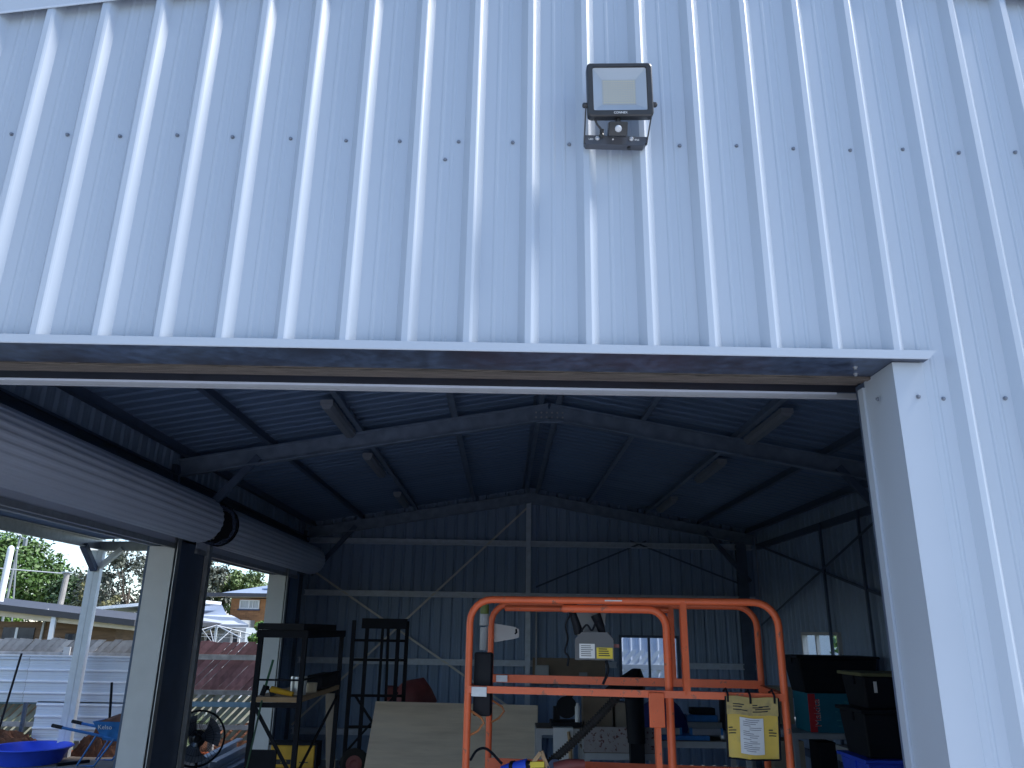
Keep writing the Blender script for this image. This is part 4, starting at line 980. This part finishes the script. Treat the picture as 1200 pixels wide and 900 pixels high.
level(1.82, 2.12, 7.72, 0.995, 'aluminium level with blue end caps on the left half of the right workbench')
level(2.28, 2.62, 7.75, 0.99, 'bright aluminium level on the right half of the right workbench')
solo('blue_toolbox', MB().box((1.90, 7.72, .932), (2.48, 8.0, .985)), BLUES, 'flat blue toolbox under the aluminium levels', 'toolbox', bevel=.008)
solo('flat_case', MB().box((2.25, 8.05, .932), (2.75, 8.3, 1.10)), GREYPL, 'grey flat case behind the bright level', 'case', bevel=.01)
solo('flat_case', MB().box((2.30, 8.07, 1.102), (2.68, 8.28, 1.18)), BLUES, 'blue flat case stacked on the grey one', 'case', bevel=.01)
solo('flat_case', MB().box((2.36, 8.1, 1.182), (2.66, 8.26, 1.26)), BLKPL, 'black flat case topmost of the workbench stack', 'case', bevel=.01)
solo('black_backpack', MB().box((2.72, 7.85, .932), (2.94, 8.2, 1.45)), BLKPL, 'black backpack at the right end of the right workbench', 'backpack', bevel=.06, smooth=True)
solo('glass_jar', MB().lathe([(.035, 0), (.04, .02), (.04, .09), (.03, .105)], (2.66, 7.8, .932), n=12), ALU, 'small jar beside the black backpack', 'jar')

# ------------------------------------------------------------------ right side things
rt = empty('side_table', (4.0, 7.9, 0), 'dark steel table along the right wall carrying the teal box', 'table')
part('table_top', MB().box((3.38, 7.45, 1.0), (4.55, 9.3, 1.06)), GREYPL, rt)
for x, y in ((3.42, 7.5), (4.5, 7.5), (3.42, 9.2), (4.5, 9.2)): part('leg', MB().beam((x, y, 0), (x, y, 1.0), .05, .05, up=(0, 1, 0)), GREYPL, rt)
def tub(x0, x1, y0, y1, z0, z1, label, m_=BLKPL, lid=None, taper=.06):
    e = empty('storage_tub', ((x0+x1)/2, (y0+y1)/2, z0), label, 'tub')
    b = MB().add([(x0+taper,y0+taper,z0),(x1-taper,y0+taper,z0),(x1-taper,y1-taper,z0),(x0+taper,y1-taper,z0),(x0,y0,z1-.03),(x1,y0,z1-.03),(x1,y1,z1-.03),(x0,y1,z1-.03)],
        [(0,3,2,1),(4,5,6,7),(0,1,5,4),(1,2,6,5),(2,3,7,6),(3,0,4,7)])
    part('tub_body', b, m_, e, bevel=.015)
    part('lid', MB().box((x0-.025, y0-.025, z1-.029), (x1+.025, y1+.025, z1)), lid or m_, e, bevel=.006)
    for xa in (x0-.012, x1-.012): part('latch', MB().box((xa, (y0+y1)/2-.06, z1-.10), (xa+.024, (y0+y1)/2+.06, z1-.031)), m_, e)
    return e
tub(3.54, 4.49, 7.5, 8.05, 1.49, 1.91, 'large black storage tub standing on the teal box')
e = tub(3.12, 3.72, 4.85, 5.3, 1.545, 1.84, 'black storage tub with dull yellow lid, topmost of the right hand stack', lid=mat('dull_yellow_lid', (0.16, 0.16, 0.08), 0.6), taper=.03)
part('side_label', MB().box((3.21, 4.842, 1.68), (3.235, 4.852, 1.77)), WHITE, e)
tub(3.08, 3.76, 4.83, 5.33, 1.16, 1.543, 'deep black storage tub in the middle of the right hand stack', taper=.03)
tub(3.06, 3.78, 4.81, 5.35, 0.78, 1.158, 'bright blue storage tub below the deep black one', BLUEP, taper=.03)
tub(3.06, 3.78, 4.81, 5.35, 0.39, 0.778, 'black storage tub under the bright blue one', taper=.03)
tub(3.06, 3.78, 4.81, 5.35, 0.0, 0.388, 'black storage tub at the bottom of the right hand stack', taper=.03)
tb = empty('teal_carton', (3.92, 7.75, 1.06), 'teal tool carton with a red lettered band under the large black tub', 'carton')
part('carton_body', MB().box((3.62, 7.52, 1.062), (4.25, 8.0, 1.488)), TEAL, tb)
part('carton_band', MB().box((3.615, 7.516, 1.066), (3.70, 7.519, 1.484)), REDINK, tb)
text('lettering', 'Makita', .115, mat('pale_red_ink', (0.62, 0.45, 0.46), 0.6), tb, (3.715, 7.5145, 1.275), (0, 0, 1), (-1, 0, 0), .0008)
text('lettering', 'Makita', .115, REDINK, tb, (3.700, 7.5125, 1.279), (0, 0, 1), (-1, 0, 0), .0008)
prt = MB(); rgi = random.Random(3)
for i in range(16):
    x, z = rgi.uniform(3.85, 4.18), rgi.uniform(1.12, 1.42); prt.box((x, 7.5165, z), (x + rgi.uniform(.01, .05), 7.519, z + rgi.uniform(.006, .02)))
part('carton_print', prt, mat('pale_teal_ink', (0.05, 0.25, 0.30), 0.6), tb)
solo('carton', MB().box((3.42, 8.4, 1.062), (3.75, 8.75, 1.5)), CARD, 'grey brown carton on the table beyond the teal box', 'carton')
solo('carton', MB().box((3.30, 7.9, 0.0), (3.66, 8.3, .92)), CARD, 'tall grey carton standing under the right wall table', 'carton')
solo('bar_stool', MB().beam((3.98, 7.3, 0), (3.98, 7.3, .86), .03, .03, up=(0, 1, 0)).box((3.92, 7.25, .86), (4.2, 7.6, .93)), LGREY, 'pale small stool in front of the right wall table', 'stool')
solo('dark_crate', MB().box((3.72, 7.6, 0.0), (3.93, 7.9, .95)), BLKPL, 'black slim crate under the right wall table', 'crate', bevel=.01)

# ------------------------------------------------------------------ yard on the left
pl = MB().lathe([(.46, 0), (.56, .20), (.60, .22), (.62, .235), (.60, .25), (.57, .24), (.55, .20), (.47, .03), (.001, .03)], (-7.62, 11.5, 0.0), n=40, caps=False)
solo('paddling_pool', pl, BLUEP, 'round bright blue plastic pool on the paving outside', 'pool', smooth=True)
wb = empty('wheelbarrow', (-6.2, 11.5, 0), 'blue wheelbarrow full of soil standing outside the left doorway', 'wheelbarrow')
part('tray', MB().add([(-6.30,11.25,.38),(-5.75,11.25,.34),(-5.75,11.75,.34),(-6.30,11.75,.38),(-6.46,11.15,.66),(-5.45,11.15,.66),(-5.45,11.85,.66),(-6.46,11.85,.66),
     (-6.44,11.17,.655),(-5.47,11.17,.655),(-5.47,11.83,.655),(-6.44,11.83,.655)], [(0,3,2,1),(0,1,5,4),(1,2,6,5),(2,3,7,6),(3,0,4,7),(4,5,9,8),(5,6,10,9),(6,7,11,10),(7,4,8,11)]), BLUES, wb)
text('lettering', 'Kelso', .10, WHINK, wb, (-6.375, 11.168, .575), (1, 0, 0), (0, -.36, 1), .001, 'LEFT')
smm = MB(); rgs = random.Random(9); g = 8
for i in range(g+1):
    for j in range(g+1):
        u, v = i/g, j/g; smm.v.append(Vector((-6.42+.93*u, 11.2+.6*v, .64 + .30*math.sin(PI*v)**.7*(max(0, u)**.8)*(1-.5*u**4) + .02*rgs.random())))
for i in range(g):
    for j in range(g): a = i*(g+1)+j; smm.f.append((a, a+g+1, a+g+2, a+1))
part('soil_load', smm, SOIL, wb)
for y in (11.2, 11.8):
    part('handle', MB().tube([(-7.05, y, .575), (-6.45, y, .47), (-5.5, 11.5 + (y-11.5)*.4, .25)], .022, 8), BLUES, wb, smooth=True)
    part('grip', MB().tube([(-7.12, y, .588), (-6.95, y, .558)], .028, 8), RUBBER, wb)
    part('leg', MB().tube([(-6.38, y, .47), (-6.62, y, 0.01), (-6.35, y, 0.01), (-6.1, y, .40)], .016, 8), BLUES, wb)
part('wheel', MB().lathe([(.12, -.05), (.19, -.03), (.19, .03), (.12, .05)], (-5.35, 11.5, .19), (0, 1, 0), n=20), RUBBER, wb)
wb.location.x -= .07
sv = empty('shovel', (-6.43, 11.4, .6), 'dark shovel handle standing up out of the wheelbarrow soil', 'shovel')
part('shaft', MB().tube([(-6.38, 11.4, .62), (-6.455, 11.42, 1.23)], .02, 8), BLACK, sv)
part('blade', MB().box((-6.45, 11.38, .56), (-6.30, 11.40, .68)), GALVD, sv)
solo('orange_conduit', MB().tube([(-9.0, 12.42, .03), (-7.0, 12.45, .03), (-5.0, 12.46, .03), (-3.9, 12.45, .03)], .028, 8), mat('orange_pipe', (0.62, 0.16, 0.06), 0.5), 'long orange conduit pipe lying along the foot of the fence', 'pipe', smooth=True)
solo('steel_stake', MB().tube([(-8.66, 12.2, 0.0), (-8.49, 12.2, 1.63)], .018, 6), BLACK, 'dark rod leaning against the horizontal steel fence sheets', 'rod')
solo('dark_offcut', MB().beam((-7.0, 11.2, .02), (-6.7, 11.6, .02), .05, .04), BLACK, 'dark offcut lying beside the blue pool', 'offcut')

# corrugated steel panels standing against the fence
cf = empty('steel_fence', (-8.0, 12.48, 0), 'pale horizontally ribbed steel sheet fence in front of the paling fence', 'fence')
def sheet(x0, x1, z0, z1):
    def P(u, n, v): return Vector((v, 12.47 - n, u))
    return cladding('steel_sheet', CORR, cf, P, z0, z1, lambda u: x0, lambda u: x1, 0.205)
sheet(-12.2, -8.475, 0.81, 1.585); sheet(-8.47, -5.9, 0.81, 1.585); sheet(-8.20, -5.9, 0.2, 0.83)
part('top_capping', MB().box((-12.2, 12.435, 1.575), (-5.9, 12.475, 1.60)), CORR, cf)
for x in (-11.6, -8.44, -6.0): part('post', MB().box((x, 12.475, -0.05), (x+.05, 12.53, 1.57)), GALVD, cf)

# diagonal paling fence behind
pf = empty('paling_fence', (-7.5, 12.62, 0), 'weathered timber fence of slanting palings, dark red on the right', 'fence')
def paling(x0, z0, z1, w_, y, m_, ang):
    dx = (z1 - z0) / math.tan(ang); b = MB()
    a = [Vector((x0, y, z0)), Vector((x0 + w_, y, z0)), Vector((x0 + w_ + dx, y, z1)), Vector((x0 + dx, y, z1 + random.uniform(-.01, .02)))]
    c = [v + Vector((0, .018, 0)) for v in a]
    b.add(a + c, [(0,1,2,3), (7,6,5,4), (0,4,5,1), (1,5,6,2), (2,6,7,3), (3,7,4,0)])
    return part('paling', b, m_, pf)
x = -12.6; ANG = math.radians(47)
while x < -2.2:
    w_ = .138 + random.uniform(-.007, .006)
    paling(x - .9, .985, 1.86 + random.uniform(-.015, .03), w_, 12.62 + random.uniform(-.008, .008), PALR if x > -6.55 else PALG, ANG)
    x += .143
x = -12.6
while x < -2.2:
    paling(x - .75, .22, .98, .105 + random.uniform(-.02, .01), 12.66 + random.uniform(-.008, .008), PALO, ANG)
    x += .148
for z0, z1, m_ in ((1.56, 1.65, PALG), (.97, 1.05, PALG), (.77, .855, RAILB), (.40, .48, PALG)):
    part('rail', MB().box((-13.2, 12.585, z0), (-2.2, 12.608, z1)), m_, pf)
for x in (-11.0, -8.2, -7.55, -5.2, -3.2): part('post', MB().box((x, 12.69, -.05), (x+.09, 12.78, 1.75)), PALG, pf)
part('post_block', MB().box((-7.96, 12.55, 1.60), (-7.84, 12.583, 1.74)), LGREY, pf)

# fence and ribbed panel seen through the back window
pf2 = empty('paling_fence', (3.2, 14.5, 0), 'pale slanting paling fence seen through the back window', 'fence')
x = 1.2
while x < 5.6:
    dx = 1.75/math.tan(ANG); b = MB(); z1 = 1.80; z0 = .1; dx = (z1-z0)/math.tan(ANG)
    a = [Vector((x-.8, 14.5, z0)), Vector((x-.8+.10, 14.5, z0)), Vector((x-.8+.10+dx, 14.5, z1)), Vector((x-.8+dx, 14.5, z1))]
    b.add(a + [v + Vector((0, .018, 0)) for v in a], [(0,1,2,3), (7,6,5,4), (0,4,5,1), (1,5,6,2), (2,6,7,3), (3,7,4,0)])
    part('paling', b, WHITE, pf2); x += .17
part('rail', MB().box((.4, 14.46, 1.42), (6.2, 14.49, 1.52)), LGREY, pf2)
part('rail', MB().box((.4, 14.46, .3), (6.2, 14.49, .4)), LGREY, pf2)
rp_ = empty('ribbed_panel_fence', (3.2, 14.9, 0), 'white vertically ribbed steel panel behind the window fence', 'fence')
for i in range(6):
    def P(u, n, v): return Vector((u, 14.9 - n, v))
    cladding('steel_sheet', CORR, rp_, P, .6 + .76*i, 1.36 + .76*i, lambda u: 0.0, lambda u: 2.35, 0.03)

# ------------------------------------------------------------------ houses and yard beyond the fence
def house_box(name, x0, x1, y0, y1, z0, z1, m_, parent): return part(name, MB().box((x0, y0, z0), (x1, y1, z1)), m_, parent)
# house A: low brown clad house with a grey skillion edge
hA = empty('low_house', (-12, 20, 0), 'low brown clad house with dark grey gutter and cream fascia beyond the fence', 'house')
wl = part('wall', MB().box((-16.5, 18.5, -.06), (-9.9, 24, 2.15)), BRICKB, hA)
for i in range(11): part('cladding_board', MB().box((-16.5, 18.47, .1 + .19*i), (-9.9, 18.498, .275 + .19*i)), BRICKB, wl)
def slope(x0, x1, zl, zr, y0, y1, h_): 
    b = MB(); v = [(x0,y0,zl),(x1,y0,zr),(x1,y1,zr),(x0,y1,zl)]
    return b.add([Vector(p) for p in v] + [Vector(p) + Vector((0, 0, h_)) for p in v], [(3,2,1,0),(4,5,6,7),(0,1,5,4),(1,2,6,5),(2,3,7,6),(3,0,4,7)])
part('fascia', slope(-17, -9.2, 2.66, 2.00, 18.02, 18.1, .14), CREAM, hA)
part('gutter', slope(-17, -9.2, 2.84, 2.105, 17.9, 18.02, .15), ROOFG, hA)
part('roof', slope(-17, -9.2, 2.86, 2.13, 18.0, 24.5, .10), ROOFG, hA)
part('downpipe', MB().box((-11.30, 17.93, 1.72), (-11.19, 18.0, 2.36)), WHITE, hA)
part('window', MB().box((-12.75, 18.44, 1.1), (-11.95, 18.468, 2.03)), GLASSD, hA)
part('window_frame', MB().box((-12.42, 18.42, 1.1), (-12.36, 18.439, 2.03)), WHITE, hA)
part('corner_post', MB().beam((-11.82, 18.43, 0), (-11.72, 18.43, 2.5), .05, .05, up=(0, 1, 0)), LGREY, hA)
part('doorway', MB().box((-11.7+.55, 18.44, 0), (-10.75, 18.468, 1.9)), GLASSD, hA)
part('vent_pipe', MB().lathe([(.08, 0), (.08, 1.35), (.06, 1.40), (.02, 1.43)], (-13.08, 18.6, 2.66), n=14), WHITE, hA)
# grey garage
gA = empty('grey_garage', (-12.5, 26, 0), 'grey blue garage with a pale flat roof edge beyond the low house', 'garage')
part('wall', MB().box((-15, 24.5, -.06), (-10.8, 28, 2.12)), WBOARD, gA)
part('roof', slope(-15.4, -10.5, 2.22, 2.10, 24.2, 28.3, .10), WHITE, gA)
part('door', MB().box((-13.5, 24.45, 0), (-11.2, 24.498, 1.95)), LGREY, gA)
for x in (-13.55, -12.72):
    solo('star_picket', MB().box((x-.04, 23.6, -.06), (x+.04, 23.68, 2.3)), BLACK, 'dark steel picket in front of the grey garage, %s one' % ('left' if x < -13 else 'right'), 'picket')
solo('round_shrub', MB().lathe([(.9, 0), (1.15, .5), (1.0, 1.3), (.6, 1.75), (.1, 1.95)], (-13.2, 21.4, -.06), n=14), LEAF2, 'dark rounded hedge shrub in front of the grey garage', 'shrub')
# white metal roof strip
sR = empty('pale_roofed_shed', (-12.2, 31, 0), 'small building with a pale metal roof behind the garage', 'building')
part('wall', MB().box((-15.6, 30, -.06), (-13.0, 33, 2.6)), WBOARD, sR)
part('roof', slope(-17.0, -12.6, 2.6, 3.05, 29.7, 33.5, .12), WHITE, sR)
# metal roof house with skylights
hM = empty('metal_roof_house', (-13, 33, 0), 'single storey house with a low blue grey metal roof below the brick house', 'house')
part('wall', MB().box((-15.5, 32.3, -.06), (-11.8, 36, 2.42)), WBOARD, hM)
rf = MB().add([(-15.9, 31.7, 2.50), (-11.63, 31.7, 2.50), (-13.5, 36, 3.2), (-15.4, 36, 3.2), (-15.9, 31.7, 2.36), (-11.63, 31.7, 2.36), (-13.5, 36, 3.0), (-15.4, 36, 3.0)], [(0,1,2,3),(7,6,5,4),(0,4,5,1),(1,5,6,2),(2,6,7,3),(3,7,4,0)])
part('roof', rf, ROOFB, hM)
part('gutter', MB().box((-15.9, 31.6, 2.34), (-11.6, 31.69, 2.50)), ROOFG, hM)
sol = MB().add([(-15.2, 32.2, 2.60), (-13.6, 32.2, 2.60), (-14.2, 35, 3.06), (-15.1, 35, 3.06)], [(0,1,2,3)]); sol.v += [v - Vector((0,0,.02)) for v in sol.v[:4]]; sol.f += [(7,6,5,4),(0,4,5,1),(1,5,6,2),(2,6,7,3),(3,7,4,0)]
part('solar_panel', sol, SOLAR, hM)
for i in range(14):
    xx = -15.4 + .28*i
    if -15.2 < xx < -14.0: part('roof_rib', MB().beam((xx + .5, 31.72, 2.515), (xx + .3, 36, 3.215), .03, .02), ROOFB, hM)
# weatherboard cottage
wc = empty('weatherboard_cottage', (-9.4, 25, 0), 'pale weatherboard cottage with white windows and a white awning roof', 'cottage')
w_ = part('wall', MB().box((-11.6, 24.4, -.06), (-8.47, 28, 2.10)), WBOARD, wc)
for i in range(12): part('board', MB().ext([(0, 0), (.03, 0), (.006, .15), (0, .15)], (-11.6, 24.398, .28 + .152*i), (-8.47, 24.398, .28 + .152*i)), WBOARD, w_)
part('roof', MB().add([(-11.8, 23.9, 2.10), (-8.25, 23.9, 2.12), (-8.9, 24.6, 2.33), (-9.9, 27, 2.45), (-11.8, 27, 2.45), (-11.8, 23.9, 2.20), (-8.25, 23.9, 2.20), (-8.9, 24.6, 2.42), (-9.9, 27, 2.53), (-11.8, 27, 2.53)],
    [(4,3,2,1,0),(5,6,7,8,9),(0,1,6,5),(1,2,7,6),(2,3,8,7),(3,4,9,8),(4,0,5,9)]), COTROOF, wc)
for x0, x1 in ((-9.78, -9.36), (-8.93, -8.62)):
    f = MB()
    for a, b, c, d in ((x0, x1, 1.93, 1.99), (x0, x1, 1.35, 1.41), (x0, x0+.07, 1.41, 1.93), (x1-.07, x1, 1.41, 1.93)): f.box((a, 24.30, c), (b, 24.37, d))
    fr = part('window', f, WHITE, wc)
    part('pane', MB().box((x0+.07, 24.34, 1.41), (x1-.07, 24.35, 1.93)), GLASSD, fr)
# rotary clothes hoist
ch = empty('clothes_hoist', (-7.54, 19, 0), 'white rotary clothes hoist standing in front of the weatherboard cottage', 'clothes hoist')
part('mast', MB().tube([(-7.54, 19, -.06), (-7.54, 19, 2.16)], .035, 8), ALU, ch)
for dx, dy, z in ((-.68, -.5, 1.90), (.86, -.5, 1.85), (-.7, .9, 1.93), (.7, .9, 1.93)):
    part('arm', MB().tube([(-7.54, 19, 2.16), (-7.54+dx, 19+dy, z)], .016, 6), HOIST, ch)
    part('stay', MB().tube([(-7.54, 19, 1.66), (-7.54+dx*.42, 19+dy*.42, 2.16 - (2.16-z)*.42)], .011, 6), HOIST, ch)
part('line', MB().tube([(-8.22, 18.5, 1.9), (-6.68, 18.5, 1.85), (-6.84, 19.9, 1.93), (-8.24, 19.9, 1.93)], .005, 4, closed=True), HOIST, ch)
# two storey brick house
bh = empty('brick_house', (-11.2, 38, 0), 'two storey orange brick house with a sliding window and grey roof', 'house')
bw = part('wall', MB().box((-13.05, 36.10, -.06), (-6.5, 42, 3.42)), BRICK, bh)
bk = mesh_of('brick', MB().box((-.112, -.012, -.036), (.112, 0.0, .036)), BRICK)
rows = 0; cnt = 0
for i in range(16):
    z = 2.40 + .083*i - .18
    for j in range(24):
        xx = -12.93 + .24*j + (.12 if i % 2 else 0)
        if xx > -10.6 or z > 3.38: continue
        if -12.72 < xx < -11.3 and 2.88 < z < 3.40: continue
        if cnt < 290:
            o = link_mesh('brick', bk, bw, (xx, 36.098, z)); cnt += 1
f = MB(); x0, x1, z0, z1 = -12.62, -11.68, 2.94, 3.36
for a, b, c, d in ((x0, x1, z0, z0+.06), (x0, x1, z1-.05, z1), (x0, x0+.05, z0+.06, z1-.05), (x1-.05, x1, z0+.06, z1-.05), (-12.2, -12.14, z0+.06, z1-.05), (-12.0, -11.97, z0+.06, z1-.05)): f.box((a, 36.0, c), (b, 36.085, d))
fr = part('window', f, WHITE, bh)
part('pane', MB().box((x0+.05, 36.05, z0+.06), (-12.2, 36.06, z1-.05)), CURTN, fr)
part('pane', MB().box((-12.14, 36.05, z0+.06), (x1-.05, 36.06, z1-.05)), CURTN, fr)
part('sill', MB().box((x0-.06, 35.97, z0-.06), (x1+.06, 36.085, z0)), GALVD, fr)
part('eave', MB().box((-14.0, 35.3, 3.47), (-6.2, 36.3, 3.50)), CREAM, bh)
part('gutter', MB().box((-14.05, 35.2, 3.47), (-6.2, 35.298, 3.64)), ROOFG, bh)
part('roof', MB().add([(-14.0, 35.3, 3.52), (-6.2, 35.3, 3.52), (-6.2, 39, 4.3), (-11.6, 39, 4.3), (-14.0, 42.5, 3.52), (-6.2, 42.5, 3.52)], [(0,1,2,3), (0,3,4), (3,2,5,4), (0,4,5,1), (1,5,2)]), ROOFB, bh)
part('solar_panel', MB().add([(-11.9, 36.9, 3.93), (-10.0, 36.9, 3.93), (-10.0, 38.2, 4.2), (-11.4, 38.2, 4.2), (-11.9, 36.9, 3.89), (-10.0, 36.9, 3.89), (-10.0, 38.2, 4.16), (-11.4, 38.2, 4.16)], [(0,1,2,3),(7,6,5,4),(0,4,5,1),(1,5,6,2),(2,6,7,3),(3,7,4,0)]), SOLAR, bh)
# neighbour seen through the right window
nb = empty('white_house', (8.6, 16, 0), 'white walled neighbour house seen through the right wall window', 'house')
part('wall', MB().box((7.6, 15.2, -.06), (10.5, 24, 2.7)), WHITE, nb)
part('roof', slope(7.2, 10.9, 2.72, 3.3, 14.9, 24.4, .1), ROOFB, nb)
part('downpipe', MB().box((7.54, 15.12, 0), (7.62, 15.19, 2.7)), LGREY, nb)

# poles
POLEG = mat('pole_grey', (0.20, 0.22, 0.23), 0.6, var=0.1)
lp_ = empty('street_lamp', (-22.2, 34, 0), 'tall grey street lamp with a short outreach arm above the trees', 'street lamp')
part('pole', MB().tube([(-22.45, 34, -.06), (-22.45, 34, 4.4), (-22.45, 34, 6.0)], .065, 8, r1=.045), POLEG, lp_)
part('arm', MB().tube([(-22.45, 34, 6.0), (-22.3, 33.9, 5.88), (-22.0, 33.8, 5.80)], .035, 6), POLEG, lp_)
part('lamp_head', MB().box((-22.08, 33.7, 5.50), (-21.95, 33.85, 5.82)), POLEG, lp_)
e = empty('utility_pole', (-16.7, 28, 0), 'timber utility pole rising behind the low house roof', 'pole')
part('pole', MB().tube([(-16.8, 28, -.06), (-16.66, 28, 3.98)], .13, 10, r1=.10), mat('pole_timber', (0.30, 0.28, 0.26), 0.85, var=0.2), e)
part('pole_cap', MB().box((-16.8, 27.85, 3.98), (-16.52, 28.15, 4.02)), GALV, e)
e = empty('thin_pole', (-22.3, 33, 0), 'thin grey pole standing beside the street lamp', 'pole')
part('pole', MB().tube([(-21.1, 33, -.06), (-21.85, 33, 5.3)], .035, 6), POLEG, e)
part('pole_cap', MB().lathe([(.07, 0), (.02, .1)], (-21.85, 33, 5.3), n=8), GALV, e)
solo('power_line', MB().tube([(-26, 27.6, 4.55), (-22, 27.8, 4.28), (-16.66, 28, 3.95)], .022, 5), LGREY, 'single overhead cable running to the utility pole', 'cable')

# trees: tapered trunk, limbs and a crown of leaf clumps
def tree(name, x, y, z0, h, rad, nclump, leaf, size, label, flat=1.0, per=46, trunk=.13, low=.35, group='trees beyond the fence', seed=1, droop=0.0):
    rg = random.Random(seed); e = empty(name, (x, y, z0), label, 'tree' if h > 3 else 'shrub', group)
    t = MB(); top = Vector((x + rg.uniform(-.3, .3), y, z0 + h*.6))
    t.tube([(x, y, z0), (x + rg.uniform(-.15, .15), y, z0 + h*.3), top], trunk, 8, r1=trunk*.45)
    cr = MB(); cs = []
    for i in range(nclump):
        while True:
            a, b, c = rg.uniform(-1, 1), rg.uniform(-1, 1), rg.uniform(-1, 1)
            q = a*a + b*b + c*c
            if .15 < q < 1: break
        w_ = 1.0 - .35*max(0, c)
        p = Vector((x + a*rad*w_, y + b*rad*.8*w_, z0 + h*(low + (1-low)*(c*.5*flat + .5))))
        cs.append(p); R_ = rad*rg.uniform(.17, .32)
        if i < 9: t.tube([top - Vector((0, 0, h*.2*rg.random())), (top + p)/2 + Vector((0, 0, -.1*h)), p], trunk*.35, 5, r1=trunk*.08)
        for j in range(int(per*2.6)):
            d = Vector((rg.gauss(0, 1), rg.gauss(0, 1), rg.gauss(0, .75))); d = d.normalized()*R_*rg.random()**.45
            c_ = p + d; c_.z -= droop*rg.random()
            s_ = size*rg.uniform(.6, 1.3); n_ = (d.normalized()*.7 + Vector((rg.gauss(0, .6), rg.gauss(0, .6), rg.gauss(.35, .6)))).normalized()
            u_ = n_.orthogonal().normalized(); u_ = Matrix.Rotation(rg.uniform(0, 6.28), 3, n_) @ u_; v_ = n_.cross(u_)
            s_ *= .75; cr.add([c_ - u_*s_, c_ - v_*s_*.5, c_ + u_*s_, c_ + v_*s_*.5], [(0, 1, 2, 3)])
    part('trunk', t, BARK, e); 
    me = bpy.data.meshes.new('crown'); me.from_pydata([tuple(v) for v in cr.v], [], cr.f); me.materials.append(leaf)
    c = Vector((x, y, z0 + h*.6))
    for v in me.vertices: v.co -= c
    link_mesh('crown', me, e, c)
    return e
tree('broad_tree', -27.2, 41, -.06, 6.9, 3.3, 110, LEAF1, .17, 'broad dense green tree at the far left behind the street lamp', seed=2)
tree('broad_tree', -32.0, 44, -.06, 6.6, 3.0, 50, LEAF2, .2, 'dark green tree further left behind the broad dense one', seed=12)
tree('leafy_tree', -22.6, 40, -.06, 4.75, 2.0, 48, LEAF2, .15, 'lower dark leafy tree behind the utility pole', seed=3)
tree('leafy_tree', -25.2, 37.5, -.06, 3.9, 1.5, 34, LEAFB, .13, 'low bright green bushy tree in front of the broad tree', seed=4)
tree('gum_tree', -19.2, 38.5, -.06, 6.6, 2.5, 52, LEAFG, .15, 'tall grey green gum tree with gaps of sky behind the grey post', per=34, seed=5, droop=.3)
tree('pale_tree', -19.6, 35, -.06, 4.0, .85, 26, LEAFY, .12, 'pale yellow green feathery tree in front of the gum', seed=6)
tree('pale_tree', -18.3, 35.5, -.06, 3.75, .8, 20, LEAFY, .12, 'smaller pale tree to the right of the yellow green one', seed=16)
tree('olive_tree', -19.6, 49, -.06, 6.9, 2.0, 60, LEAFG, .17, 'grey green tree at the left edge of the second doorway', seed=7)
tree('olive_tree', -17.3, 50, -.06, 6.0, 2.0, 64, LEAFO, .17, 'rounded olive green tree behind the metal roof house', seed=8)
tree('olive_tree', -13.6, 52, -.06, 6.0, 1.8, 54, LEAFO, .17, 'olive green tree rising behind the brick house roof', seed=9)
tree('olive_tree', -15.3, 47.5, -.06, 4.3, 1.3, 30, LEAF1, .16, 'low green tree between the olive tree and the brick house', seed=10)
tree('leafy_shrub', -5.55, 17.2, -.06, 2.62, .52, 40, LEAFB, .075, 'bright green leafy shrub growing beside the brick house corner', low=.25, trunk=.05, per=40, group='shrubs beyond the fence', seed=13)
tree('leafy_shrub', -5.0, 17.4, -.06, 2.2, .5, 26, LEAFB, .075, 'lower bright green shrub to the right of the leafy one', low=.2, trunk=.05, per=36, group='shrubs beyond the fence', seed=14)
tree('leafy_shrub', 6.9, 13.4, -.06, 2.6, .9, 40, LEAFB, .09, 'green shrub seen through the right wall window', low=.15, trunk=.06, per=36, group='shrubs beyond the fence', seed=15)
